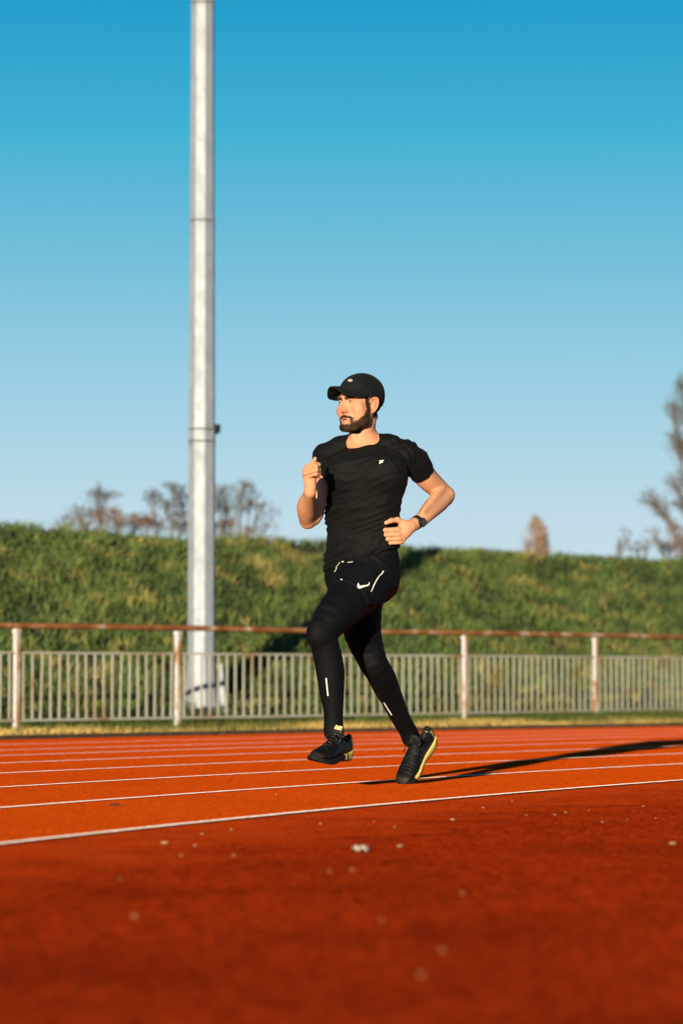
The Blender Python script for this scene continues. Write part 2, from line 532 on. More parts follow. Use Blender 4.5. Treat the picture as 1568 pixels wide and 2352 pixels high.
for zz, k_ in ((z1 + .012, .988), (zpix(990) + .012, .960), (z2 + .014, .898), (z3 + .014, .834)):
    oct_shell([(zz - .009, rb * k_ + .0015), (zz + .009, rb * k_ + .0015)], 'joint_band', M['joint'])
# flared foot with a flange
fl = oct_shell([(-.02, .170), (.03, .168), (.20, .160), (.48, .137), (.62, .1315), (.623, .129)], 'flared_base')
fb = MB()
for k in range(8):
    a = rad(15.5) + k * math.pi / 4
    c_ = np.array([px + .164 * math.cos(a), py + .164 * math.sin(a), .10])
    t_ = np.array([-math.sin(a), math.cos(a), 0]); r_ = np.array([math.cos(a), math.sin(a), 0])
    fb = MB(); fb.box(c_ + r_ * .012, t_ * .006, r_ * .022, (0, 0, .10)); fb.build('gusset', M['galv'], mast)
hb = MB()   # loose cover plate standing off the right side of the foot
c0 = P(505, 1525, py - .05); c1 = P(514, 1640, py - .05)
hb.box((c0 + c1) / 2, np.array([.022, 0, 0]), np.array([0, .012, 0]), (c0 - c1) / 2)
hb.build('cover_plate', M['galv'], mast)
br = MB()
bc = P(491, 986, py)
br.box(bc + np.array([.034, 0, -.002]), (.020, 0, 0), (0, .022, 0), (0, 0, .034))
br.box(bc + np.array([.030, 0, .034]), (.032, 0, 0), (0, .03, 0), (0, 0, .010))
br.box(bc + np.array([.052, 0, -.003]), (.009, 0, 0), (0, .0295, 0), (0, 0, .024))
br.box(bc + np.array([.026, 0, -.034]), (.026, 0, .008), (0, .029, 0), (0, 0, .008))
br.build('bracket', M['darkmetal'], mast)

# ---------------------------------------------------------------- trees and shrubs beyond the bank
def leafy(name, base, height, spread, label, cat, group, nl, leafcol, seed, levels=4, leaf=.05, trunk_r=.05, up=.8, first=.15, dens=1.0, nb=5, parts=('trunk', 'crown')):
    r_ = np.random.default_rng(seed)
    root = empty(name, base)
    tag(root, label, cat, group)
    b = MB(); tips = []
    def grow(p, d, L, r, lv):
        n = 4; pts = [p]; rs = [r]
        for i in range(n):
            d = d + r_.normal(0, .16, 3) * np.array([1, 1, .6]); d /= np.linalg.norm(d)
            p = p + d * L / n; pts.append(p); rs.append(r * (1 - .5 * (i + 1) / n))
            if lv >= 2: tips.append((p, lv))
        b.tube(pts, rs, 5 if lv < 2 else 3, cap=False)
        if lv < levels:
            for _ in range(nb if lv == 0 else 3 + int(r_.random() < dens - .4)):
                i = r_.integers(1, n + 1)
                side = r_.normal(0, 1, 3) * np.array([spread, spread, .3])
                nd = d * up + side * .7 + np.array([0, 0, .25]); nd /= np.linalg.norm(nd)
                grow(pts[i], nd, L * r_.uniform(.5, .8), rs[i] * .62, lv + 1)
    base = np.array(base, float)
    grow(base, np.array([0, 0, 1.]), height * .45, trunk_r, 0)
    b.build('trunk', M['bark'], root, True)
    if nl:
        k = r_.integers(0, len(tips), nl)
        c_ = np.array([tips[i][0] for i in k]) + r_.normal(0, leaf * 1.3, (nl, 3))
        a = r_.normal(0, 1, (nl, 3)); a /= np.linalg.norm(a, axis=1)[:, None]
        q = np.cross(a, r_.normal(0, 1, (nl, 3))); q /= np.linalg.norm(q, axis=1)[:, None]
        s_ = r_.uniform(.5, 1.2, nl)[:, None] * leaf / 2
        v = np.stack([c_ - a * s_, c_ + q * s_ * .6, c_ + a * s_, c_ - q * s_ * .6], 1).reshape(-1, 3)
        F_ = np.arange(nl * 4).reshape(-1, 4)
        lc = np.array(leafcol)[r_.integers(0, len(leafcol), nl)] * r_.uniform(.7, 1.3, (nl, 1))
        mesh_obj('crown', v, F_, M['leaf'], root, col=np.repeat(lc, 4, 0))
    return root

def clump_tree(name, Y, base_px, clumps, label, cat, seed, trunk_r, cols, twig_r=.006, leaves=110, leaf=.045, sub=16, spread=1.35):
    """A shrub or tree grown from its foot to the clumps of its crown: (px, py, half width, half height, colour set, density)."""
    r_ = np.random.default_rng(seed)
    m_ = Y / FD
    bp = P(base_px, 1300, Y); base = np.array([bp[0], Y, 0.2])
    root = empty(name, base); tag(root, label, cat, 'shrubs and trees beyond the bank')
    b = MB(); V = []; Cc = []
    fork = base + np.array([0, 0, .9])
    b.tube([base, (base + fork) / 2 + r_.normal(0, .02, 3), fork], [trunk_r, trunk_r * .85, trunk_r * .75], 6, False)
    for px_, py_, hw_, hh_, ci, dn in clumps:
        c = P(px_, py_, Y + r_.uniform(-.5, .5))
        mid = fork * .55 + c * .45 + r_.normal(0, .10, 3) + np.array([0, 0, .05])
        q1 = mid * .5 + c * .5 + r_.normal(0, .06, 3)
        b.tube([fork, mid, q1, c], [trunk_r * .40, trunk_r * .26, trunk_r * .18, twig_r], 5, False)
        hw_ *= spread; hh_ *= spread
        R3 = np.array([hw_ * m_, hw_ * m_ * 1.1, hh_ * m_])
        for k in range(sub):
            d = r_.normal(0, 1, 3); d /= np.linalg.norm(d); t = c + d * R3 * r_.uniform(.55, 1.15)
            st = q1 + (c - q1) * r_.uniform(.2, 1)
            w_ = (st + t) / 2 + r_.normal(0, .03, 3)
            b.tube([st, w_, t], [twig_r * .9, twig_r * .65, twig_r * .3], 3, False)
            for _ in range(3):
                e = t + r_.normal(0, 1, 3) * R3 * .30
                b.tube([w_ * .4 + t * .6, e], [twig_r * .5, twig_r * .25], 3, False)
        nl = int(leaves * dn)
        d = r_.normal(0, 1, (nl, 3)); d /= np.linalg.norm(d, axis=1)[:, None]
        lc = c + d * R3 * (r_.random((nl, 1)) ** .6) * 1.05
        a = r_.normal(0, 1, (nl, 3)); a /= np.linalg.norm(a, axis=1)[:, None]
        q = np.cross(a, r_.normal(0, 1, (nl, 3))); q /= np.linalg.norm(q, axis=1)[:, None]
        s_ = r_.uniform(.4, 1.2, (nl, 1)) * leaf / 2
        V.append(np.stack([lc - a * s_, lc + q * s_ * .6, lc + a * s_, lc - q * s_ * .6], 1).reshape(-1, 3))
        pal = np.array(cols[ci]); Cc.append(np.repeat(pal[r_.integers(0, len(pal), nl)] * r_.uniform(.7, 1.3, (nl, 1)), 4, 0))
    b.build('trunk', M['bark'], root, True)
    V = np.concatenate(V); Cc = np.concatenate(Cc)
    mesh_obj('crown', V, np.arange(len(V)).reshape(-1, 4), M['leaf'], root, col=Cc)
COLS = [[(.055, .060, .040), (.08, .075, .045), (.045, .045, .035)], [(.20, .105, .05), (.14, .085, .05), (.26, .13, .05)], [(.11, .095, .06), (.15, .12, .08)]]
def v7(x, y, w_, h_, c, d): return (x * .4998, 1056.4 + y * .4998, w_ * .5, h_ * .5, c, d)
clump_tree('bushy_shrub', 44, 228, [v7(*q) for q in [(480, 160, 62, 22, 0, 1), (455, 140, 30, 30, 0, .5), (420, 232, 42, 28, 2, .7), (470, 275, 52, 38, 1, 1.5), (375, 280, 40, 26, 1, .6), (300, 275, 50, 26, 2, .5), (520, 240, 36, 26, 1, 1), (350, 230, 40, 28, 2, .3)]], 'brownish shrub with a flat dark tuft on top, furthest left of the shrubs', 'shrub', 3, .05, COLS)
clump_tree('bushy_shrub', 43, 320, [v7(*q) for q in [(560, 275, 42, 32, 1, 1.3), (620, 290, 46, 24, 1, 1.2), (680, 275, 42, 28, 1, 1.2), (735, 292, 40, 26, 1, 1.1), (640, 265, 36, 18, 2, .5)]], 'low brown brush between the flat tufted shrub and the mast', 'shrub', 21, .03, COLS)
clump_tree('bushy_shrub', 44.5, 408, [v7(*q) for q in [(705, 168, 44, 26, 0, .8), (800, 122, 46, 24, 0, .8), (765, 200, 40, 30, 0, .9), (830, 170, 44, 30, 0, .7), (810, 250, 46, 36, 0, 1.1), (845, 300, 36, 26, 0, 1.2), (880, 200, 50, 40, 0, .8)]], 'open dark shrub just left of the mast above the bank', 'shrub', 8, .05, COLS)
clump_tree('bushy_shrub', 45, 540, [v7(*q) for q in [(1040, 140, 50, 30, 0, .9), (1000, 180, 34, 46, 0, .8), (1105, 200, 40, 36, 0, 1.2), (1030, 220, 40, 30, 0, .9), (1150, 150, 42, 34, 0, .6), (1190, 205, 46, 30, 2, .5), (1060, 292, 46, 30, 1, 1.3), (1140, 320, 46, 28, 1, 1.2), (1000, 300, 36, 24, 0, .9), (1120, 110, 30, 26, 2, .3), (1250, 270, 50, 40, 2, .12)]], 'open dark shrub just right of the mast above the bank', 'shrub', 14, .05, COLS)
def v8(x, y, w_, h_, c, d): return ((1900 + x * .53) / 1.7417, (1440 + y * .53) / 1.7417, w_ * .304, h_ * .304, c, d)
clump_tree('bare_tree', 50, 1660, [v8(*q) for q in [(1570, 190, 60, 70, 0, .9), (1490, 340, 55, 60, 2, .6), (1570, 400, 70, 60, 0, .9), (1500, 580, 60, 60, 2, .8), (1560, 640, 60, 60, 1, .9), (1600, 900, 70, 80, 0, .9), (1550, 1070, 60, 60, 0, .9), (1390, 1090, 70, 60, 2, .35), (1310, 1030, 70, 50, 2, .2), (1480, 920, 60, 60, 2, .25), (1700, 100, 90, 80, 0, .8), (1750, 400, 100, 90, 0, .8), (1720, 750, 90, 90, 0, .8), (1900, 250, 100, 90, 0, .7), (1930, 650, 100, 100, 0, .7), (1850, 980, 100, 90, 0, .7)]], 'tall bare twiggy tree cut off by the right edge', 'tree', 33, .038, COLS, .006, 60, .05, 34)
clump_tree('bushy_shrub', 48, 1585, [v8(*q) for q in [(1500, 1270, 60, 60, 1, 1.2), (1550, 1350, 60, 60, 1, 1.6), (1470, 1410, 60, 50, 1, 1.3), (1570, 1440, 60, 60, 1, 1.5), (1640, 1330, 80, 80, 1, 1.2), (1410, 1400, 40, 50, 2, .5)]], 'orange brown bush at the foot of the bare tree by the right edge', 'shrub', 45, .03, COLS)
clump_tree('bushy_shrub', 47, 1490, [v8(*q) for q in [(1120, 1330, 50, 60, 2, .25), (1290, 1370, 50, 60, 2, .3), (1220, 1420, 40, 40, 2, .3), (1090, 1410, 30, 40, 2, .3), (1350, 1330, 50, 70, 2, .25)]], 'thin pale twigs showing above the bank between poplars and bare tree', 'shrub', 52, .018, COLS, .005, 110, .05, 12)

def poplar(base, hgt, wdt, label, seed, cols):
    r_ = np.random.default_rng(seed)
    root = empty('poplar_tree', base); tag(root, label, 'tree', 'distant poplars')
    b = MB(); b.tube([base, (base[0], base[1], base[2] + hgt * .95)], [.18, .02], 6); b.build('trunk', M['bark'], root)
    nl = 1150
    t_ = r_.beta(1.3, 1.2, nl); prof = np.sin(np.clip(t_, 0, 1) ** .8 * math.pi) ** .45 * wdt / 2
    a = r_.uniform(0, 2 * math.pi, nl); rr_ = prof * np.sqrt(r_.random(nl)) * (1 + r_.normal(0, .26, nl))
    c_ = np.array(base) + np.stack([np.cos(a) * rr_, np.sin(a) * rr_, .8 + t_ * (hgt - .8)], 1)
    d = r_.normal(0, 1, (nl, 3)); d[:, 2] = np.abs(d[:, 2]) + 1; d /= np.linalg.norm(d, axis=1)[:, None]
    q = np.cross(d, r_.normal(0, 1, (nl, 3))); q /= np.linalg.norm(q, axis=1)[:, None]
    s_ = r_.uniform(.10, .26, nl)[:, None]
    v = np.stack([c_ - d * s_, c_ + q * s_ * .25, c_ + d * s_, c_ - q * s_ * .25], 1).reshape(-1, 3)
    lc = np.array(cols)[r_.integers(0, len(cols), nl)] * r_.uniform(.7, 1.3, (nl, 1))
    mesh_obj('crown', v, np.arange(nl * 4).reshape(-1, 4), M['leaf'], root, col=np.repeat(lc, 4, 0))
poplar((P(1229, 1200, 150)[0], 150, 0), P(1230, 1186, 150)[2], 1.75, 'taller of the two distant orange brown poplars over the bank', 5, [(.30, .20, .13), (.26, .18, .12)])
poplar((P(1249, 1200, 150)[0], 150.8, 0), P(1252, 1206, 150)[2], .95, 'smaller slim poplar touching the taller distant one', 6, [(.34, .21, .12), (.28, .19, .13)])

# ---------------------------------------------------------------- bits lying on the track
peb = None
spots = [(378, 1938, .016), (417, 1966, .010), (448, 1943, .008), (531, 1907, .010), (736, 1893, .009), (906, 1901, .007), (918, 1945, .014), (1039, 1884, .014), (808, 2001, .016), (756, 2004, .010), (1062, 2054, .013), (310, 2107, .014), (858, 1888, .007), (1109, 1856, .008), (1298, 1867, .011), (1273, 1872, .008), (1476, 1853, .009), (1505, 1880, .006), (1382, 1889, .008), (1208, 1873, .007), (966, 2242, .012), (634, 1825, .008), (464, 1916, .008), (1460, 1802, .007), (1543, 1939, .015), (1290, 1815, .006), (1015, 2185, .011), (876, 2115, .010), (537, 1966, .008), (1176, 1841, .006), (277, 2020, .009), (1352, 1862, .005), (1440, 1883, .006)]
M['pebble'] = mat_noise('pale_stone', [(.3, (.36, .24, .10)), (.7, (.58, .44, .22))], 30, .8)
M['white_scrap'] = mat_noise('white_paper', [(.3, (.42, .38, .32)), (.7, (.58, .53, .46))], 60, .8)
for i, (x, y, r) in enumerate(spots):
    g_ = ground_pt(x, y)
    if peb is None:
        bm = bmesh.new(); bmesh.ops.create_icosphere(bm, subdivisions=2, radius=1.0)
        for vv in bm.verts:
            vv.co = vv.co * (1 + .22 * math.sin(vv.co.x * 3.1 + vv.co.y * 2.3) * math.cos(vv.co.z * 2.7 + 1)); vv.co.z *= .55
        me = bpy.data.meshes.new('pebble'); bm.to_mesh(me); bm.free()
        for pl in me.polygons: pl.use_smooth = True
        me.materials.append(M['pebble'])
        peb = bpy.data.objects.new('pebble', me)
        tag(peb, 'small pale yellowish bit of grit lying on the red track', 'pebble', 'bits of grit on the track')
        o = peb
    else:
        o = peb.copy()
    q_ = .62 if y < 1990 else .40
    o.location = (g_[0], g_[1], r * .2); o.scale = (r * q_ * 1.1, r * q_ * .7, r * q_ * .6); o.rotation_euler = (0, 0, i * 1.7)
    COL.objects.link(o)
g_ = ground_pt(827, 1955)
sv = []; sf = []
nx, ny = 9, 5
for j in range(ny):
    for i in range(nx):
        x = (i / (nx - 1) - .5) * .044 * (1 - .25 * abs(j - 2) / 2); y = (j / (ny - 1) - .5) * .035
        sv.append((g_[0] + x, g_[1] + y, .009 + .006 * math.sin(i * 1.3 + j) + .004 * math.cos(j * 2.2)))
for j in range(ny - 1):
    for i in range(nx - 1): sf.append((j * nx + i, j * nx + i + 1, (j + 1) * nx + i + 1, (j + 1) * nx + i))
o = mesh_obj('paper_scrap', sv, sf, M['white_scrap'], smooth=True)
so = o.modifiers.new('thick', 'SOLIDIFY'); so.thickness = .003
tag(o, 'crumpled white scrap of litter lying on the red apron below the runner', 'litter')
g_ = ground_pt(264, 1851)
b = MB(); b.tube([(g_[0] - .018, g_[1], .004), (g_[0], g_[1] + .006, .007), (g_[0] + .021, g_[1], .003)], [.0025, .004, .002], 6)
M['twig'] = mat_flat('twig', (.05, .03, .02), .9)
o = b.build('twig', M['twig']); tag(o, 'short dark twig lying between the two nearest lane lines', 'twig')
# ---------------------------------------------------------------- runner: distance fields meshed as smooth surfaces
def smin(a, b, k):
    h = np.clip(.5 + .5 * (b - a) / k, 0, 1)
    return b + (a - b) * h - k * h * (1 - h)
def smax(a, b, k): return -smin(-a, -b, k)
def cone(p, a, b, ra, rb):
    a = np.asarray(a, float); ab = np.asarray(b, float) - a
    t = np.clip(((p - a) @ ab) / (ab @ ab + 1e-12), 0, 1)
    return np.linalg.norm(p - a - t[:, None] * ab, axis=1) - (ra + (rb - ra) * t)
def chain(p, pts, rs, k=0):
    d = None
    for i in range(len(pts) - 1):
        e = cone(p, pts[i], pts[i + 1], rs[i], rs[i + 1])
        d = e if d is None else (smin(d, e, k) if k else np.minimum(d, e))
    return d
def ell(p, c, r, R=None):
    q = p - np.asarray(c)
    if R is not None: q = q @ R          # columns of R are the local axes
    r = np.asarray(r, float)
    k0 = np.linalg.norm(q / r, axis=1); k1 = np.linalg.norm(q / (r * r), axis=1)
    return k0 * (k0 - 1) / (k1 + 1e-9)
def near(p, c, R, fn, far=.05):
    c = np.asarray(c, float)
    d = np.linalg.norm(p - c, axis=1) - R
    out = d + far
    m = d < far
    if m.any(): out[m] = np.minimum(fn(p[m]), far * 2 + np.maximum(d[m], 0))
    return out
def axis(lo, hi, h, fine=()):
    """Grid coordinates with step h, finer inside the (lo, hi, step) ranges."""
    x = [lo]
    while x[-1] < hi:
        s = h
        for a, b, st in fine:
            if a - .01 <= x[-1] <= b: s = min(s, st)
        x.append(x[-1] + s)
    return np.array(x)

def surface(fn, xs, ys, zs, B=8):
    def pad(a):
        n = (-(len(a) - 1)) % B
        return np.concatenate([a, a[-1] + (a[-1] - a[-2]) * np.arange(1, n + 1)]) if n else a
    xs, ys, zs = pad(xs), pad(ys), pad(zs)
    nx, ny, nz = len(xs), len(ys), len(zs)
    bx, by, bz = (nx - 1) // B, (ny - 1) // B, (nz - 1) // B
    lo = [a[:-1:B] for a in (xs, ys, zs)]; hi = [a[B::B] for a in (xs, ys, zs)]
    cen = [(l + h) / 2 for l, h in zip(lo, hi)]; half = [(h - l) / 2 for l, h in zip(lo, hi)]
    C = np.stack(np.meshgrid(*cen, indexing='ij'), -1).reshape(-1, 3)
    Hh = np.linalg.norm(np.stack(np.meshgrid(*half, indexing='ij'), -1).reshape(-1, 3), axis=1)
    d = fn(C)
    act = np.abs(d) < Hh * 1.9 + .008
    sgn = np.where(d < 0, -1., 1.).astype(np.float32)
    vol = np.repeat(np.repeat(np.repeat(sgn.reshape(bx, by, bz), B, 0), B, 1), B, 2)
    vol = np.pad(vol, ((0, 1), (0, 1), (0, 1)), mode='edge')
    am = np.repeat(np.repeat(np.repeat(act.reshape(bx, by, bz), B, 0), B, 1), B, 2)
    pm = np.zeros((nx, ny, nz), bool)
    for dx in (0, 1):
        for dy in (0, 1):
            for dz in (0, 1):
                pm[dx:nx - 1 + dx, dy:ny - 1 + dy, dz:nz - 1 + dz] |= am
    I = np.nonzero(pm)
    n = len(I[0]); val = np.empty(n, np.float32); CH = 400000
    for s in range(0, n, CH):
        sl = slice(s, s + CH)
        pts = np.stack([xs[I[0][sl]], ys[I[1][sl]], zs[I[2][sl]]], 1)
        val[sl] = fn(pts)
    vol[I] = val
    ci = np.stack(np.nonzero(am), 1)
    cv = np.stack([vol[ci[:, 0] + a, ci[:, 1] + b, ci[:, 2] + c] for a in (0, 1) for b in (0, 1) for c in (0, 1)], 1)
    neg = cv < 0
    mixd = neg.any(1) & ~neg.all(1)
    ci = ci[mixd]; cv = cv[mixd]
    cor = [np.stack([xs[ci[:, 0] + a], ys[ci[:, 1] + b], zs[ci[:, 2] + c]], 1) for a in (0, 1) for b in (0, 1) for c in (0, 1)]
    acc = np.zeros((len(ci), 3)); cnt = np.zeros(len(ci))
    for i, j in ((0, 1), (2, 3), (4, 5), (6, 7), (0, 2), (1, 3), (4, 6), (5, 7), (0, 4), (1, 5), (2, 6), (3, 7)):
        m = (cv[:, i] < 0) != (cv[:, j] < 0)
        t = cv[m, i] / (cv[m, i] - cv[m, j])
        acc[m] += cor[i][m] + t[:, None] * (cor[j][m] - cor[i][m]); cnt[m] += 1
    V = acc / cnt[:, None]
    vid = np.full((nx - 1, ny - 1, nz - 1), -1, np.int32)
    vid[ci[:, 0], ci[:, 1], ci[:, 2]] = np.arange(len(ci))
    faces = []
    # one quad for every grid edge that changes sign
    for ax in range(3):
        o1, o2 = [(1, 2), (2, 0), (0, 1)][ax]
        e = ci                                         # edge starts at the cell's low corner
        a = vol[e[:, 0], e[:, 1], e[:, 2]]
        f = e.copy(); f[:, ax] += 1
        b = vol[f[:, 0], f[:, 1], f[:, 2]]
        m = (a < 0) != (b < 0)
        e = e[m]; flip = a[m] < 0
        ok = (e[:, o1] > 0) & (e[:, o2] > 0)
        e = e[ok]; flip = flip[ok]
        def get(d1, d2):
            q = e.copy(); q[:, o1] -= d1; q[:, o2] -= d2
            return vid[q[:, 0], q[:, 1], q[:, 2]]
        q = np.stack([get(1, 1), get(0, 1), get(0, 0), get(1, 0)], 1)
        good = (q >= 0).all(1)
        q = q[good]; fl = flip[good]
        q[~fl] = q[~fl][:, ::-1]
        faces.append(q)
    return V, np.concatenate(faces)

def smooth_verts(V, F, it=2, lam=.5):
    E = np.concatenate([F[:, [0, 1]], F[:, [1, 2]], F[:, [2, 3]], F[:, [3, 0]]])
    for _ in range(it):
        acc = np.zeros_like(V); cnt = np.zeros(len(V))
        for c in range(3):
            acc[:, c] = np.bincount(E[:, 0], V[E[:, 1], c], len(V)) + np.bincount(E[:, 1], V[E[:, 0], c], len(V))
        cnt = np.bincount(E[:, 0], minlength=len(V)) + np.bincount(E[:, 1], minlength=len(V))
        V = V + lam * (acc / np.maximum(cnt, 1)[:, None] - V)
    return V

# pixel readers for the enlarged views the joints were measured in
SRC = 4096 / 2352
def Z1(x, y, dy): return P((1250 + x * .25510) / SRC, (1440 + y * .25510) / SRC, D0 + dy)
def Z2(x, y, dy): return P((1150 + x * .44643) / SRC, (1640 + y * .44643) / SRC, D0 + dy)
def Z3(x, y, dy): return P((1150 + x * .44643) / SRC, (2140 + y * .44643) / SRC, D0 + dy)
def ZA(x, y, dy): return P((1160 + x * .13605) / SRC, (1800 + y * .13605) / SRC, D0 + dy)
def ZB(x, y, dy): return P((1500 + x * .16582) / SRC, (2020 + y * .16582) / SRC, D0 + dy)
def Z4(x, y, dy): return P((1200 + x * .14031) / SRC, (2880 + y * .14031) / SRC, D0 + dy)
def Z5(x, y, dy): return P((1540 + x * .14031) / SRC, (2880 + y * .14031) / SRC, D0 + dy)
def mpp(dy): return (D0 + dy) / (FD * SRC)          # metres per photograph pixel at that depth

# --- limbs (points, radii)
LEG_L = ([Z3(735, 385, -.38), Z3(640, 500, -.45), Z3(520, 610, -.53), Z3(400, 745, -.62), Z3(330, 850, -.665), Z3(312, 905, -.67), Z3(338, 1000, -.655), Z3(378, 1190, -.635), Z3(388, 1290, -.63), Z3(396, 1400, -.625), Z3(407, 1540, -.62), Z3(410, 1640, -.615), Z3(412, 1760, -.61)],
         [.109, .103, .095, .080, .067, .064, .061, .062, .059, .053, .045, .041, .043])
LEG_R = ([Z3(640, 420, -.28), Z3(650, 650, -.23), Z3(672, 880, -.20), Z3(725, 1040, -.185), Z3(765, 1145, -.19), Z3(800, 1200, -.17), Z3(852, 1290, -.12), Z3(880, 1360, -.08), Z3(925, 1450, -.04), Z3(972, 1555, .01), Z3(1025, 1665, .06), Z3(1072, 1745, .095), Z3(1105, 1820, .115)],
         [.105, .096, .083, .069, .0635, .061, .0605, .0585, .052, .047, .042, .041, .043])
ARM_R = ([Z2(330, 420, -.32), Z2(330, 520, -.35), Z2(270, 700, -.40), ZA(690, 1850, -.41), ZA(545, 2060, -.425)],
         [.062, .057, .048, .045, .036])
FORE_R = ([ZA(520, 2070, -.425), ZA(490, 1880, -.47), ZA(480, 1640, -.53), ZA(535, 1420, -.60), ZA(585, 1230, -.665)],
          [.033, .040, .0415, .032, .0245])
ARM_L = ([Z2(1062, 400, -.40), Z2(1150, 480, -.36), Z2(1240, 605, -.30), Z2(1330, 690, -.25), Z2(1412, 760, -.225)],
         [.066, .060, .051, .046, .040])
FORE_L = ([Z2(1418, 765, -.225), Z2(1352, 825, -.265), Z2(1272, 898, -.33), Z2(1195, 982, -.39), ZB(930, 470, -.425)],
          [.037, .045, .040, .030, .0265])
HAND_R_C = ZA(640, 720, -.69)
HAND_L_C = ZB(560, 640, -.48)

def hand_r(p):
    d = chain(p, [ZA(585, 1230, -.665), ZA(600, 1090, -.668), ZA(590, 900, -.672), ZA(545, 720, -.672), ZA(560, 600, -.665)], [.0245, .0235, .024, .0235, .021], .015)
    d = smin(d, cone(p, ZA(640, 1080, -.682), ZA(640, 940, -.685), .0155, .013), .008)
    fs = [([ZA(478, 490, -.695), ZA(690, 365, -.725), ZA(838, 430, -.708), ZA(850, 530, -.685), ZA(740, 560, -.668)], .0092),
          ([ZA(428, 595, -.70), ZA(765, 482, -.735), ZA(848, 570, -.708), ZA(800, 640, -.672)], .0096),
          ([ZA(440, 690, -.697), ZA(770, 590, -.733), ZA(848, 675, -.706), ZA(790, 720, -.672)], .0092),
          ([ZA(490, 790, -.69), ZA(762, 705, -.724), ZA(838, 785, -.700), ZA(780, 790, -.672)], .0082)]
    f = None
    for pts, r in fs:
        e = chain(p, pts, [r * 1.08, r * 1.03, r * .95, r * .88, r * .85][:len(pts)], .004)
        f = e if f is None else smin(f, e, .0012)
    t = chain(p, [ZA(640, 700, -.645), ZA(690, 480, -.65), ZA(700, 340, -.672), ZA(735, 250, -.675)], [.015, .0105, .0095, .0078], .005)
    return smin(smin(d, f, .006), t, .005)
def hand_l(p):
    d = chain(p, [ZB(930, 470, -.425), ZB(830, 500, -.445), ZB(720, 520, -.458), ZB(600, 600, -.462)], [.0265, .0225, .0215, .019], .015)
    d = smin(d, chain(p, [ZB(850, 560, -.445), ZB(740, 690, -.455), ZB(640, 850, -.462)], [.020, .0175, .0145], .01), .02)
    d = smin(d, cone(p, ZB(760, 620, -.462), ZB(620, 720, -.468), .018, .0155), .02)
    fs = [([ZB(545, 590, -.482), ZB(245, 605, -.488), ZB(258, 620, -.462), ZB(380, 640, -.448)], .0098),
          ([ZB(575, 705, -.484), ZB(258, 718, -.490), ZB(275, 730, -.464), ZB(400, 730, -.450)], .0094),
          ([ZB(595, 812, -.480), ZB(300, 825, -.486), ZB(315, 830, -.462), ZB(430, 820, -.450)], .0087),
          ([ZB(600, 900, -.472), ZB(362, 918, -.478), ZB(375, 915, -.458), ZB(470, 900, -.448)], .0074)]
    f = None
    for pts, r in fs:
        e = chain(p, pts, [r * 1.1, r * 1.0, r * .95, r * .85], .004)
        f = e if f is None else smin(f, e, .0010)
    for kx, ky, kd, kr in ((555, 580, -.476, .0098), (585, 700, -.478, .0096), (603, 808, -.474, .0088), (608, 898, -.466, .0076)):
        d = smin(d, ell(p, ZB(kx + 14, ky, kd), (kr * 1.05, kr * 1.1, kr)), .006)
        d = smin(d, cone(p, ZB(kx + 30, ky, kd + .004), ZB(840, 520 + (ky - 600) * .25, -.452), .0056, .0065), .010)
    t = chain(p, [ZB(740, 480, -.455), ZB(535, 358, -.478), ZB(385, 378, -.492), ZB(262, 432, -.498)], [.017, .0120, .0105, .0085], .006)
    return smin(smin(d, f, .005), t, .008)

def curve(pts, rs, sub=3):
    P_ = np.array(pts, float); r_ = np.array(rs, float); A = np.column_stack([P_, r_])
    A2 = np.vstack([2 * A[0] - A[1], A, 2 * A[-1] - A[-2]]); out = []
    for i in range(1, len(A2) - 2):
        for t in np.arange(sub) / sub:
            a, b, c, d = A2[i - 1:i + 3]
            out.append(.5 * (2 * b + (c - a) * t + (2 * a - 5 * b + 4 * c - d) * t * t + (3 * b - a - 3 * c + d) * t ** 3))
    out.append(A[-1]); out = np.array(out)
    return list(out[:, :3]), list(out[:, 3])
RAW_L = LEG_L; RAW_AL = ARM_L; RAW_AR = ARM_R
FORE_R = curve(*FORE_R); FORE_L = curve(*FORE_L)
LEG_L_C = curve(*LEG_L, 2); LEG_R_C = curve(*LEG_R, 2)

# --- torso as stacked cross-sections: (row in view 2, left, right, half depth, depth offset)
TROWS = [(320, 590, 830, .060, -.385), (370, 480, 930, .085, -.385), (440, 350, 1030, .108, -.385), (520, 318, 1066, .122, -.385), (620, 330, 1076, .125, -.385), (700, 340, 1055, .122, -.38),
         (800, 346, 1022, .116, -.375), (900, 350, 1003, .110, -.37), (1000, 356, 996, .106, -.36), (1100, 357, 991, .105, -.355), (1180, 351, 988, .108, -.35), (1260, 348, 992, .112, -.345), (1350, 338, 999, .117, -.34), (1430, 327, 1002, .120, -.34), (1510, 330, 992, .118, -.34), (1590, 352, 965, .112, -.34), (1660, 410, 900, .10, -.34)]
TYAW = rad(22)
_tz = []; _tc = []; _ta = []; _tb = []
for y, l, r, b_, dy in TROWS:
    c = Z2((l + r) / 2, y, dy); wpx = (r - l) / 2 * .44643 * mpp(dy)
    a_ = math.sqrt(max((wpx ** 2 - (b_ * math.sin(TYAW)) ** 2), 1e-6)) / math.cos(TYAW)
    _tz.append(c[2]); _tc.append(c[:2]); _ta.append(a_); _tb.append(b_)
_o = np.argsort(_tz); _tz = np.array(_tz)[_o]; _tc = np.array(_tc)[_o]; _ta = np.array(_ta)[_o]; _tb = np.array(_tb)[_o]
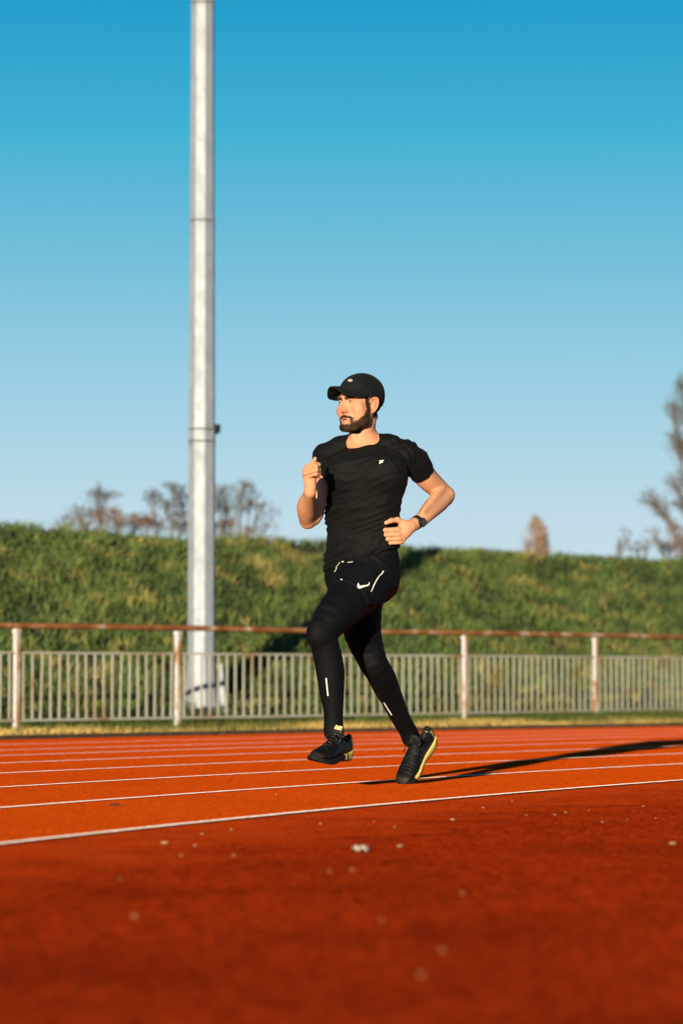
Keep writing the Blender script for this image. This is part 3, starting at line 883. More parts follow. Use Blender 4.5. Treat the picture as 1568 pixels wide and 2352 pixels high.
def torso(p, off=0.0, top=None):
    z = p[:, 2]
    cx = np.interp(z, _tz, _tc[:, 0]); cy = np.interp(z, _tz, _tc[:, 1]); a = np.interp(z, _tz, _ta) + off; b = np.interp(z, _tz, _tb) + off
    x = p[:, 0] - cx; y = p[:, 1] - cy
    # torso faces toward the camera and to the left: local u to its left side, v forward
    u = x * math.cos(TYAW) - y * math.sin(TYAW); v = -x * math.sin(TYAW) - y * math.cos(TYAW)
    n = 2.25
    k = (np.abs(u / a) ** n + np.abs(v / b) ** n) ** (1 / n)
    g = np.sqrt((u / a ** 2) ** 2 + (v / b ** 2) ** 2) / np.maximum(np.sqrt((u / a) ** 2 + (v / b) ** 2), 1e-6)
    d = (k - 1) / np.maximum(g, 1e-6) * .95
    d = np.maximum(d, z - (_tz[-1] + off)); d = np.maximum(d, _tz[0] - off - z)
    return d

NECK = ([Z1(790, 1240, -.375), Z1(785, 1150, -.385), Z1(790, 1040, -.395), Z1(800, 940, -.405), Z1(800, 860, -.41)], [.066, .058, .0545, .0545, .055])
TRAP = [Z1(830, 1180, -.355)]
SH_R = Z2(335, 400, -.325); SH_L = Z2(1055, 385, -.40)

# --- head in its own frame: x to the person's left, y forward, z up
HYAW = rad(44)
HC = Z1(728, 672, -.425)
_hf = np.array([-math.sin(HYAW), -math.cos(HYAW), 0]); _hl = np.array([math.cos(HYAW), -math.sin(HYAW), 0])
_ht = rad(-1.5)                                            # small roll of the head
HR = np.stack([_hl, _hf, np.array([0, 0, 1.])], 1)
def roll(R, ang):
    c, s = math.cos(ang), math.sin(ang)
    return R @ np.array([[c, 0, -s], [0, 1, 0], [s, 0, c]])
HR = roll(HR, rad(2.0))
def hloc(p): return (p - HC) @ HR
def hw(x, y, z): return HC + HR @ np.array([x, y, z])
def head_sdf(q):
    ax = np.abs(q[:, 0]); m = np.stack([ax, q[:, 1], q[:, 2]], 1)       # mirrored halves
    d = ell(q, (0, -.024, .030), (.0750, .0985, .090))
    d = smin(d, ell(q, (0, .020, -.022), (.0610, .0715, .078)), .025)
    d = smin(d, ell(q, (0, .020, .036), (.056, .058, .042)), .03)       # forehead       # face block
    jaw = chain(m, [(.056, .000, -.045), (.049, .020, -.085), (.030, .064, -.107), (.0, .077, -.111)], [.019, .018, .0175, .0185], .01)
    jaw = smin(jaw, ell(q, (0, .050, -.075), (.046, .042, .036)), .012)
    d = smin(d, jaw, .018)
    d = smin(d, ell(m, (.050, .030, -.060), (.020, .032, .034)), .03)     # cheek
    d = smin(d, ell(m, (.044, .060, -.032), (.026, .022, .024)), .03)     # cheekbones
    d = smin(d, cone(m, (.010, .0900, .0175), (.046, .0745, .0180), .0085, .0095), .010)  # brow ridge
    d = smax(d, -ell(m, (.0325, .103, -.001), (.0190, .0195, .0105)), .008)  # eye sockets
    d = smin(d, ell(m, (.0320, .0765, .000), (.0150, .0140, .0135)), .004)  # lids and eyeball bulge
    slit = ell(m, (.0325, .0925, -.0008), (.0130, .012, .0034))
    d = smax(d, -slit, .0015)
    d = smin(d, cone(q, (0, .0905, .012), (0, .0970, -.034), .0076, .0100), .009)         # nose bridge and tip
    d = smin(d, ell(q, (0, .0990, -.0400), (.0110, .0100, .0092)), .006)
    d = smin(d, ell(m, (.0130, .0895, -.0435), (.0080, .0100, .0074)), .005)              # nostril wings
    d = smax(d, -ell(m, (.0072, .0925, -.0520), (.0042, .006, .0045)), .002)
    d = smin(d, ell(q, (0, .0850, -.0770), (.027, .0125, .022)), .012)       # muzzle
    d = smin(d, cone(m, (.0, .0970, -.0735), (.0215, .0855, -.0780), .0050, .0028), .003)  # upper lip
    d = smin(d, cone(m, (.0, .0955, -.0870), (.0190, .0850, -.0830), .0062, .0030), .003)  # lower lip
    d = smax(d, -ell(q, (0, .1010, -.0800), (.0165, .013, .0027)), .0015)   # parted mouth
    d = smin(d, ell(q, (0, .0830, -.1080), (.0185, .0130, .0135)), .010)    # chin
    # ears
    E = m.copy(); c_, s_ = math.cos(rad(34)), math.sin(rad(34))
    E = (E - np.array([.0735, -.008, -.022])) / np.array([1.15, 1.22, 1.12])
    e = np.stack([E[:, 0] * c_ + E[:, 1] * s_, -E[:, 0] * s_ + E[:, 1] * c_, E[:, 2]], 1)   # turned outwards at the back
    e = np.stack([e[:, 0], e[:, 1] + e[:, 2] * .28, e[:, 2]], 1)
    rim = np.sqrt((np.sqrt((e[:, 1] / .0165) ** 2 + ((e[:, 2] - .004) / .0285) ** 2) - 1) ** 2 * .02 ** 2 + (e[:, 0] - .009) ** 2) - .0040
    pan = ell(e, (.0035, .000, .003), (.0052, .0165, .0280))
    lob = ell(e, (.0075, .0035, -.0285), (.0048, .0085, .0095))
    ear = smin(smin(rim, pan, .004), lob, .005)
    anti = cone(e, (.0085, -.004, .012), (.0085, -.006, -.012), .0035, .0030)
    ear = smin(ear, anti, .003)
    ear = smin(ear, ell(e, (.0085, .0125, -.008), (.0035, .0040, .0060)), .003)            # tragus
    ear = smax(ear, -ell(e, (.0125, .0050, -.006), (.0060, .0062, .0095)), .002)
    return smin(d, ear, .004)

GR = {'head': (hw(0, 0, -.01), .165)}
def body_sdf(p):
    inset = .009
    d = smin(torso(p, -inset - .004), chain(p, [SH_R, Z1(830, 1240, -.36), SH_L], [.05, .05, .05], .03) + inset, .03)
    n = near(p, Z1(790, 1000, -.40), .16, lambda q: chain(q, *NECK))
    hd = near(p, GR['head'][0], GR['head'][1], lambda q: head_sdf(hloc(q)))
    # sternal notch and neck muscles
    scm = near(p, Z1(800, 1150, -.42), .14, lambda q: smin(cone(q, Z1(930, 900, -.42), Z1(720, 1290, -.440), .014, .011), cone(q, Z1(600, 1080, -.43), Z1(680, 1290, -.440), .012, .010), .008))
    n = smin(n, scm, .022)
    n = smin(n, near(p, Z1(690, 1290, -.44), .12, lambda q: ell(q, Z1(790, 1310, -.40), (.075, .050, .045))), .02)
    d = smin(d, smin(n, hd, .016), .02)
    for pts, rs, c, R in ((ARM_R[0], ARM_R[1], Z2(290, 700, -.37), .24), (ARM_L[0], ARM_L[1], Z2(1240, 600, -.31), .24)):
        rr = [r - (inset if i < 2 else 0) for i, r in enumerate(rs)]
        d = smin(d, near(p, c, R, lambda q, a=pts, b=rr: chain(q, *curve(a, b))), .012)
    fr = near(p, ZA(520, 1650, -.53), .21, lambda q: smin(smin(chain(q, *FORE_R), cone(q, ZA(560, 1850, -.50), ZA(590, 1330, -.655), .018, .010), .022), cone(q, ZA(415, 2060, -.415), ZA(480, 2150, -.41), .019, .022), .022))
    hr = near(p, HAND_R_C, .10, hand_r)
    d = smin(d, smin(fr, hr, .010), .010)
    fl = near(p, Z2(1310, 870, -.31), .22, lambda q: smin(smin(chain(q, *FORE_L), smin(cone(q, Z2(1372, 705, -.275), Z2(1215, 905, -.408), .019, .009), cone(q, Z2(1420, 800, -.25), Z2(1215, 1000, -.40), .014, .010), .01), .022), cone(q, Z2(1440, 755, -.215), Z2(1425, 800, -.225), .022, .026), .015))
    hl = near(p, HAND_L_C, .11, hand_l)
    d = smin(d, smin(fl, hl, .010), .010)
    for pts, rs in (LEG_L_C, LEG_R_C):
        c = (np.array(pts[0]) + np.array(pts[-1])) / 2
        d = smin(d, near(p, c, .55, lambda q, a=pts, b=rs: chain(q, a, [r - .007 for r in b])), .02)
    return d

# --- runner root and materials
toe = ground_pt(905, 1799)
runner = empty('person', (toe[0], D0, 0))
tag(runner, 'bearded man running in black t-shirt, black cap, shorts over leggings', 'person')
M['skin'] = mat_col('skin', .58, .2, .12, .5, 420, .0009)
M['beard'] = mat_col('hair_strands', .6, .3)

def build(name, fn, xs, ys, zs, mat, parent, colfn=None, it=1, lam=.4, wfn=None):
    V, F = surface(fn, xs, ys, zs)
    V = smooth_verts(V, F, it, lam) if wfn is None else wfn(V, F)
    return mesh_obj(name, V, F, mat, parent, True, None if colfn is None else colfn(V)), V, F

def rng3(pts, m):
    p = np.array(pts); return p.min(0) - m, p.max(0) + m
allp = np.array(list(LEG_L[0]) + list(LEG_R[0]) + list(ARM_R[0]) + list(ARM_L[0]) + list(FORE_R[0]) + list(FORE_L[0]) + [hw(0, 0, .13), HAND_R_C, HAND_L_C])
lo, hi = allp.min(0) - .12, allp.max(0) + .10
hdx = (hw(0, 0, 0) - .125, hw(0, 0, 0) + .125)
hb_r = (HAND_R_C - .075, HAND_R_C + .075); hb_l = (HAND_L_C - .085, HAND_L_C + .085)
fx = [(hdx[0][0], hdx[1][0], .0021), (hb_r[0][0], hb_r[1][0], .0024), (hb_l[0][0], hb_l[1][0], .0026)]
fy_ = [(hdx[0][1], hdx[1][1], .0021), (hb_r[0][1], hb_r[1][1], .0026), (hb_l[0][1], hb_l[1][1], .0026)]
fz_ = [(hdx[0][2] - .01, hdx[1][2], .0021), (hb_r[0][2], hb_r[1][2], .0024), (hb_l[0][2], hb_l[1][2], .0024), (1.0, 1.4, .004)]

def skin_col(V):
    q = hloc(V); ax = np.abs(q[:, 0])
    n1 = vnoise(V[:, 0] * 55 + 3, V[:, 2] * 55, 61, 4); n2 = vnoise(V[:, 0] * 18, V[:, 2] * 18 + V[:, 1] * 20, 62, 3)
    n3 = vnoise(V[:, 0] * 160 + V[:, 1] * 90, V[:, 2] * 160, 63, 3)
    base = np.array([.57, .288, .168]) * (0.80 + .24 * n2 + .20 * n3)[:, None]
    base = base * (1 - .10 * np.clip(n1 - .5, 0, 1)[:, None] * np.array([0, 1.2, 1.6]))
    red = np.array([.47, .165, .095])
    def mixc(c, col, w):
        w = np.clip(w, 0, 1)[:, None]; return c * (1 - w) + np.array(col) * w
    c = base
    inh = (np.linalg.norm(V - hw(0, 0, 0), axis=1) < .17)
    c = mixc(c, red, inh * .75 * np.exp(-((ax - .0) / .02) ** 2 - ((q[:, 2] + .040) / .018) ** 2) * (q[:, 1] > .09))        # nose
    c = mixc(c, red, inh * .5 * np.exp(-((ax - .048) / .02) ** 2 - ((q[:, 2] + .035) / .022) ** 2) * (q[:, 1] > .03))         # cheeks
    c = mixc(c, red, inh * .55 * ((ax > .076) & (q[:, 1] < .020)))                                                         # ears
    c = mixc(c, (.66, .46, .36), .8 * np.exp(-(np.linalg.norm(V - ZB(248, 405, -.506), axis=1) / .0065) ** 4))   # thumb nail
    fo = np.minimum(np.linalg.norm(V - Z2(1290, 880, -.32), axis=1), np.linalg.norm(V - ZA(480, 1700, -.55), axis=1)) < .13
    c = mixc(c, (.30, .15, .08), fo * np.clip((vnoise(V[:, 0] * 260 + V[:, 2] * 130, V[:, 2] * 260 - V[:, 0] * 130, 64, 2) - .55) * 2.0, 0, .22))   # fine arm hair
    # knuckles and elbows a little redder
    for K in (ZB(560, 580, -.48), ZB(585, 700, -.48), ZB(600, 812, -.48), ZB(605, 900, -.47), ZA(430, 590, -.70), ZA(475, 490, -.69), ZA(440, 690, -.69)):
        c = mixc(c, red, .5 * np.exp(-(np.linalg.norm(V - K, axis=1) / .012) ** 2))
    lipm = inh & (q[:, 1] > .080) & (ax < .026) & (q[:, 2] < -.0692) & (q[:, 2] > -.0945 + ax * .30)
    c = mixc(c, (.52, .19, .13), lipm * .85)
    mouth = inh & (np.abs(q[:, 2] + .0800) < .0021) & (ax < .016) & (q[:, 1] > .08) & (q[:, 1] < .098)
    c = mixc(c, (.08, .03, .02), mouth * .9)
    c = mixc(c, (.34, .145, .085), inh * .45 * np.exp(-((ax - .030) / .020) ** 2 - ((q[:, 2] - .002) / .012) ** 2) * (q[:, 1] > .055))   # darker tone round the eyes
    # brows
    bz = q[:, 2] - (.0135 + .0035 * np.sin(np.clip((ax - .008) / .045, 0, 1) * math.pi * .8))
    brow = inh & (ax > .010) & (ax < .049) & (q[:, 1] > .05)
    c = mixc(c, (.045, .026, .016), brow * np.clip(1.5 - np.abs(bz) / .0036 + (n1 - .5) * .8, 0, .92))
    # stubble under the beard
    c = mixc(c, (.045, .022, .012), beard_mask(q) * inh * np.clip(.80 + (n1 - .5) * 1.0, 0, .95))
    # hair seen below the cap
    c = mixc(c, (.02, .014, .010), hair_mask(q) * inh * .97)
    wing_shade = inh * np.exp(-((ax - .0165) / .0055) ** 2 - ((q[:, 2] + .0450) / .008) ** 2) * (q[:, 1] > .075)
    c = mixc(c, (.36, .115, .06), wing_shade * .75)  # shading of the nose side painted as darker red on the wings
    c = mixc(c, (.13, .045, .03), inh * np.exp(-((ax - .0085) / .0050) ** 2 - ((q[:, 2] + .0530) / .0032) ** 2) * (q[:, 1] > .08) * .9)  # nostril shadow painted under the nose tip
    lidl = inh & (np.abs(q[:, 2]) < .0075) & (ax > .018) & (ax < .048) & (q[:, 1] > .07)
    c = mixc(c, (.30, .13, .08), lidl * np.exp(-((np.abs(q[:, 2] - .001) - .0045) / .0016) ** 2) * .6)
    return c
def beard_mask(q):
    ax = np.abs(q[:, 0]); y = q[:, 1]; z = q[:, 2]
    # upper edge of the beard: sideburn, down the cheek, to the moustache
    edge = np.interp(ax * 0 + y, [-.02, .012, .022, .036, .050, .066, .085, .12], [.02, .014, -.014, -.036, -.058, -.074, -.090, -.096])
    m = np.clip((edge - z) / .024, 0, 1) ** 1.2 * np.clip((y - .010) / .010, 0, 1)
    m *= np.clip((z + .125 + .45 * np.clip(.045 - y, 0, .1)) / .012, 0, 1) * (ax > .0)
    soul = np.clip((ax - .0) / .01, 0, 1)
    mous = np.exp(-((z + .0640 + .28 * np.maximum(ax - .008, 0)) / .0046) ** 4) * (ax < .031) * (y > .07) * .65
    corner = np.exp(-((ax - .032) / .007) ** 2) * (z < -.068) * (z > -.11) * (y > .05)
    chin = np.clip((.028 - ax) / .012, 0, 1) * np.clip((-.101 - z) / .010, 0, 1) * (y > .065)
    lips = (ax < .026) & (z < -.0695) & (z > -.0950) & (y > .075)
    m = np.maximum(np.maximum(m, np.maximum(mous, corner * .3)), chin)
    return m * (~lips) * (z > -.135)
def hair_mask(q):
    ax = np.abs(q[:, 0]); y = q[:, 1]; z = q[:, 2]
    side = (ax > .052) & (y < .031 - .25 * np.maximum(-z + .02, 0)) & (z > np.where(y < .014, .018, -.004)) & (y > -.06) & (z < .06)
    burn = (ax > .058) & (y > .014) & (y < .030) & (z > -.03) & (z < .05)
    back = (y < -.028) & (z > -.062 - .1 * (y + .03)) & (z < .06)
    earm = (ax > .0715) & (y < .013 + .1 * np.clip(-z, 0, .1)) & (y > -.046) & (z > -.066) & (z < .016)
    return ((side | burn | back) & ~earm).astype(float)

def body_smooth(V, F):
    near_ = np.minimum(np.linalg.norm(V - hw(0, 0, 0), axis=1) / .15, np.minimum(np.linalg.norm(V - HAND_R_C, axis=1) / .075, np.linalg.norm(V - HAND_L_C, axis=1) / .085))
    a = smooth_verts(V, F, 1, .35); b = smooth_verts(a, F, 9, .5)
    t = np.clip((near_ - 1) / .35, 0, 1)[:, None]
    return a * (1 - t) + b * t
import time as _t
_t0 = _t.time()
body, BV, BF = build('body', body_sdf, axis(lo[0], hi[0], .0042, fx), axis(lo[1], hi[1], .0045, fy_), axis(lo[2] + .06, hi[2] + .05, .006, fz_), M['skin'], runner, skin_col, 1, .35, body_smooth)
print('body', len(BV), round(_t.time() - _t0, 1))

# --- eyes
M['eye'], nt, b_ = new_mat('eye')
a_ = nt.nodes.new('ShaderNodeAttribute'); a_.attribute_name = 'Col'; nt.links.new(a_.outputs['Color'], b_.inputs['Base Color'])
b_.inputs['Roughness'].default_value = .12
for s in (1, -1):
    bm = bmesh.new(); bmesh.ops.create_uvsphere(bm, u_segments=32, v_segments=20, radius=.0122)
    vs = np.array([v.co[:] for v in bm.verts]); fs = [tuple(v.index for v in f.verts) for f in bm.faces]; bm.free()
    gaze = np.array([math.sin(rad(-14)), math.cos(rad(-14)), -.04]); gaze /= np.linalg.norm(gaze)
    cosv = vs @ gaze / .0122
    cc = np.where(cosv[:, None] > .965, np.array([.012, .008, .006]), np.where(cosv[:, None] > .865, np.array([.11, .05, .015]), np.array([.27, .23, .20])))
    wv = np.array([hw(s * .0322 + v[0], .0768 + v[1], -.0005 + v[2]) for v in vs])
    mesh_obj('eye', wv, fs, M['eye'], runner, True, cc)

# --- hair strands (beard, brows, hair under the cap)
def strands(name, maskfn, count, length, width, cols, seed, parent, down=1.0, lift=.35, fwd=0.0):
    r_ = np.random.default_rng(seed)
    q = hloc(BV); inh = np.linalg.norm(BV - hw(0, 0, 0), axis=1) < .16
    wgt = maskfn(q) * inh
    me = body.data
    nrm = np.empty(len(BV) * 3, np.float32); me.vertices.foreach_get('normal', nrm); nrm = nrm.reshape(-1, 3)
    k = r_.choice(len(BV), count, p=wgt / wgt.sum())
    p0 = BV[k] + r_.normal(0, .0010, (count, 3)); n_ = nrm[k]
    dn = np.tile(-HR[:, 2] * down + HR[:, 1] * fwd, (count, 1)) + r_.normal(0, .28, (count, 3))
    tg = dn - (dn * n_).sum(1)[:, None] * n_; tg /= np.linalg.norm(tg, axis=1)[:, None]
    L = length * r_.uniform(.5, 1.3, count)[:, None]
    d1 = tg + n_ * lift; d1 /= np.linalg.norm(d1, axis=1)[:, None]
    p1 = p0 + d1 * L * .55; p2 = p1 + (tg + n_ * lift * .2) * L * .45
    sd = np.cross(d1, n_ + r_.normal(0, .4, (count, 3))); sd /= np.linalg.norm(sd, axis=1)[:, None]
    wd = width * r_.uniform(.6, 1.2, count)[:, None]
    v = np.stack([p0 - sd * wd, p0 + sd * wd, p1 + sd * wd * .8, p1 - sd * wd * .8, p2 + sd * wd * .2, p2 - sd * wd * .2], 1).reshape(-1, 3)
    i = np.arange(count) * 6
    F = np.concatenate([np.stack([i, i + 1, i + 2, i + 3], 1), np.stack([i + 3, i + 2, i + 4, i + 5], 1)])
    c = np.array(cols)[r_.integers(0, len(cols), count)] * r_.uniform(.6, 1.3, (count, 1))
    return mesh_obj(name, v, F, M['beard'], parent, True, np.repeat(c, 6, 0))
strands('beard', lambda q: np.clip(beard_mask(q), 0, 1), 26000, .0080, .00040, [(.014, .008, .005), (.042, .020, .008), (.008, .006, .005), (.026, .013, .006), (.11, .050, .015)], 4, runner, 1.0, .40, .25)
strands('hair', hair_mask, 9000, .015, .0006, [(.014, .010, .008), (.03, .02, .013)], 5, runner, .9, .25, -.4)
def brow_mask(q):
    ax = np.abs(q[:, 0]); bz = q[:, 2] - (.0135 + .0035 * np.sin(np.clip((ax - .008) / .045, 0, 1) * math.pi * .8))
    return ((ax > .010) & (ax < .048) & (q[:, 1] > .05) & (np.abs(bz) < .0036)).astype(float)
strands('eyebrow', brow_mask, 900, .006, .0004, [(.03, .018, .012), (.05, .03, .02)], 6, runner, .25, .3, -.2)
# ---------------------------------------------------------------- clothes
def cloth(name, c, rough=.85, sheen=.15, scale=900, tint=(1, 1, 1)):
    m, nt, b = new_mat(name)
    n = noise_node(nt, 14, 4)
    c = np.array(c)
    r = ramp_node(nt, n.outputs[0], [(.3, tuple(c * .75)), (.7, tuple(c * 1.25))])
    nt.links.new(r.outputs[0], b.inputs['Base Color'])
    b.inputs['Roughness'].default_value = rough
    b.inputs['Specular IOR Level'].default_value = .09
    b.inputs['Sheen Weight'].default_value = sheen
    b.inputs['Sheen Tint'].default_value = (*tint, 1)
    n2 = noise_node(nt, scale, 2); bump(nt, b, n2.outputs[0], .4, .0012)
    return m
M['shirt'] = cloth('shirt_jersey', (.0036, .0044, .0045), .72, .01)
M['shirt'].node_tree.nodes['Principled BSDF'].inputs['Specular IOR Level'].default_value = .12
M['tights'] = cloth('leggings_knit', (.0024, .0031, .0042), .7, .0)
M['tights'].node_tree.nodes['Principled BSDF'].inputs['Specular IOR Level'].default_value = .12
M['shorts'] = cloth('shorts_fabric', (.0036, .0050, .0070), .7, .0)
M['cap'] = cloth('cap_fabric', (.0065, .0100, .0105), .8, .02)
M['reflect'] = mat_flat('reflective_print', (.80, .78, .74), .5)
M['badge'] = mat_flat('badge_white', (.72, .70, .66), .5)
M['badge_red'] = mat_flat('badge_red', (.55, .08, .05), .5)

def fold(p, ang, freq, seed, wob=1.4):
    """Diagonal cloth creases: ridges that wander and fade."""
    u = p[:, 0] * math.cos(ang) + p[:, 2] * math.sin(ang); v = -p[:, 0] * math.sin(ang) + p[:, 2] * math.cos(ang)
    ph = vnoise(u * 7 + 5, v * 9 + p[:, 1] * 6, seed, 3) * wob * 6
    amp = vnoise(u * 5 + 2, v * 14 + p[:, 1] * 5 + 9, seed + 5, 3)
    s = np.sin(v * freq + ph)
    return (1 - s * s) ** 2 * np.clip(amp * 1.9 - .45, 0, 1)

_hr0, _hr1 = np.array(ARM_R[0][1]), np.array(ARM_R[0][2]); _dr = (_hr1 - _hr0) / np.linalg.norm(_hr1 - _hr0)
HEM_R = Z2(290, 640, -.385)
_dl = np.array(ARM_L[0][3]) - np.array(ARM_L[0][1]); _dl /= np.linalg.norm(_dl)
HEM_L = Z2(1196, 566, -.32)
# bottom hem plane, higher on the runner's left
_h0, _h1 = Z3(330, 318, -.40), Z3(1000, 112, -.40)
_ha = (_h1 - _h0) / np.linalg.norm(_h1 - _h0); HEM_N = np.cross(_ha, np.array([.15, 1, 0.])); HEM_N /= np.linalg.norm(HEM_N)
if HEM_N[2] < 0: HEM_N = -HEM_N
def shirt_sdf(p):
    z = p[:, 2]
    t = torso(p, np.interp(z, [1.00, 1.10], [.001, -.001]))
    # hips flare is covered by the shorts, keep the shirt close there
    yoke = chain(p, [Z2(345, 398, -.33), Z2(470, 338, -.35), Z1(790, 1285, -.365), Z2(905, 325, -.375), Z2(1055, 385, -.395)], [.046, .045, .052, .046, .050], .03)
    d = smin(t, yoke, .03)
    pec = smin(ell(p, Z2(520, 560, -.452), (.085, .05, .07)), ell(p, Z2(860, 550, -.478), (.09, .05, .07)), .02)
    d = smin(d, pec, .05)
    sr = chain(p, ARM_R[0][:3], [.052, .055, .055], .02)
    sr = np.maximum(sr, (p - HEM_R) @ _dr)
    sr = np.maximum(sr, -np.maximum(chain(p, ARM_R[0][:3], [.058, .057, .052]), (HEM_R - .02 * _dr - p) @ _dr * -1 * -1))
    d = smin(d, sr, .03)
    sl = chain(p, ARM_L[0][:4], [.057, .058, .056, .0525], .02)
    sl = np.maximum(sl, (p - HEM_L) @ _dl)
    inner = np.maximum(chain(p, ARM_L[0][:4], [.050, .051, .050, .0475]), -((p - HEM_L) @ _dl + .022))
    sl = np.maximum(sl, -inner)
    d = smin(d, sl, .03)
    # creases
    low = np.clip((1.34 - z) / .12, 0, 1)
    d = d - .0085 * fold(p, rad(26), 52, 3) * low - .0085 * fold(p, rad(24), 125, 33, 1.0) * low
    d = d - .0062 * fold(p, rad(-62), 105, 12) * np.clip((z - 1.36) / .05, 0, 1) * np.clip((p[:, 0] - Z2(860, 0, -.4)[0]) / .05, 0, 1) * np.clip(-((p - HEM_L) @ _dl) / .06, 0, 1)
    d = d - .0035 * fold(p, rad(16), 90, 22) * (1 - low)
    # cuts: hem and neck hole
    hem = -((p - _h0) @ HEM_N)
    d = smax(d, hem, .004)
    nk = ell(p, Z1(797, 1165, -.405), (.0640, .078, .0475), NECKR)
    d = smax(d, -nk, .003)
    return d
NECKR = np.eye(3)
_sl, _sh = rng3(list(ARM_R[0][:3]) + list(ARM_L[0][:4]) + [Z2(340, 1350, -.35), Z2(1000, 1350, -.35)], .10)
_sl[1] -= .06; _sh[1] += .06
shirt, SV, SF = build('t_shirt', shirt_sdf, axis(_sl[0], _sh[0], .0036), axis(_sl[1], _sh[1], .0042), axis(_sl[2] - .02, _sh[2], .0036), M['shirt'], runner, None, 2, .4)

def tights_sdf(p):
    d = near(p, (np.array(LEG_L[0][0]) + np.array(LEG_L[0][-1])) / 2, .52, lambda q: chain(q, *LEG_L_C))
    # knee, calf and shin form
    d = smin(d, near(p, Z3(285, 880, -.70), .09, lambda q: ell(q, Z3(262, 872, -.70), (.040, .040, .052))), .03)
    r = near(p, (np.array(LEG_R[0][0]) + np.array(LEG_R[0][-1])) / 2, .52, lambda q: chain(q, *LEG_R_C))
    d = smin(d, r, .014)
    hip = smax(torso(p, -.003), p[:, 2] - Z3(0, 190, -.34)[2], .01)
    d = smin(d, hip, .05)
    glute = near(p, Z3(830, 400, -.27), .15, lambda q: ell(q, Z3(832, 385, -.28), (.080, .085, .102)))
    d = smin(d, glute, .03)
    zl = p[:, 2]
    d = d - .0040 * fold(p, rad(8), 130, 40) * np.clip((.34 - zl) / .12, 0, 1) - .0045 * fold(p, rad(28), 85, 44) * np.clip(1 - np.abs(zl - .60) / .13, 0, 1) - .0045 * fold(p, rad(-35), 70, 48) * np.clip((zl - .70) / .08, 0, 1)
    ank = near(p, LEG_L[0][-2], .1, lambda q: np.full(len(q), 1.))
    return d
_l0, _l1 = rng3(list(LEG_L[0]) + list(LEG_R[0]), .13)
tights, TV, TF = build('leggings', tights_sdf, axis(_l0[0], _l1[0], .0046), axis(_l0[1], _l1[1], .0052), axis(_l0[2] + .05, _l1[2] + .03, .0052), M['tights'], runner, None, 2, .4)

_th = np.array(LEG_L[0][2]) - np.array(LEG_L[0][0]); _th /= np.linalg.norm(_th)
SH_L0 = Z3(600, 470, -.50) + _th * .060
_tr = np.array(LEG_R[0][1]) - np.array(LEG_R[0][0]); _tr /= np.linalg.norm(_tr)
SH_R0 = Z3(660, 560, -.25)
def shorts_sdf(p):
    hh = (p - _h0) @ HEM_N
    d = np.maximum(torso(p, np.interp(hh, [-.05, .0], [-.002, -.007])), hh - .05)
    a = near(p, LEG_L[0][1], .26, lambda q: chain(q, LEG_L[0][:3], [r + .009 for r in LEG_L[1][:3]], .02))
    a = np.maximum(a, (p - SH_L0) @ _th)
    g_ = near(p, Z3(830, 400, -.27), .16, lambda q: ell(q, Z3(832, 385, -.28), (.085, .092, .108)))
    b = near(p, LEG_R[0][0], .26, lambda q: chain(q, LEG_R[0][:3], [r + .009 for r in LEG_R[1][:3]], .02))
    b = np.maximum(b, (p - SH_R0) @ _tr)
    d = smin(smin(smin(d, a, .03), b, .02), g_, .03)
    d = smax(d, -(np.array([0, 0, 1.]) @ (p - Z3(700, 530, -.4)).T) - .06, .01)
    d = d - .005 * fold(p, rad(35), 60, 70) * np.clip((p[:, 2] - .80) / .05, 0, 1) - .003 * fold(p, rad(-50), 70, 75)
    return d
_p0, _p1 = rng3([Z3(330, 150, -.34), Z3(1000, 560, -.34)], .02)
_p0[1] -= .26; _p1[1] += .20
shorts, PV, PF = build('shorts', shorts_sdf, axis(_p0[0] - .02, _p1[0] + .02, .004), axis(_p0[1], _p1[1], .0045), axis(_p0[2] - .02, _p1[2] + .02, .004), M['shorts'], runner, None, 2, .4)

# --- cap
_ct = rad(3)
def cap_sdf(q):
    d = ell(q, (0, -.029, .037), (.0845, .1045, .0955))
    d = smin(d, ell(q, (0, .014, .056), (.072, .070, .060)), .03)
    base = np.interp(q[:, 1], [-.14, -.085, -.04, .015, .05, .09], [-.022, -.012, .006, .026, .046, .060])
    cut = base - q[:, 2]
    d = np.maximum(d, cut)
    inn = ell(q, (0, -.027, .034), (.0800, .1010, .0910))
    d = np.maximum(d, -np.maximum(inn, q[:, 2] - (base + .03)))
    # seams between the panels
    a = np.arctan2(q[:, 0], q[:, 1] + .029)
    seam = np.minimum.reduce([np.abs(a - s) for s in (rad(62), rad(-62), rad(125), rad(-125))]) * np.hypot(q[:, 0], q[:, 1] + .029)
    d = d + .0012 * np.exp(-(seam / .0022) ** 2) * (q[:, 2] < .11)
    wr = vnoise(q[:, 0] * 40 + q[:, 2] * 30, q[:, 1] * 40 + 4, 90, 3) - .5
    return d - .0028 * wr
def grid_mesh(fnq, lo, hi, h):
    V, F = surface(fnq, axis(lo[0], hi[0], h), axis(lo[1], hi[1], h), axis(lo[2], hi[2], h))
    V = smooth_verts(V, F, 1, .4)
    return V, F
V, F = grid_mesh(cap_sdf, (-.10, -.15, -.04), (.10, .12, .15), .0026)
capo = mesh_obj('cap', HC + V @ HR.T, F[:, ::-1], M['cap'], runner, True)
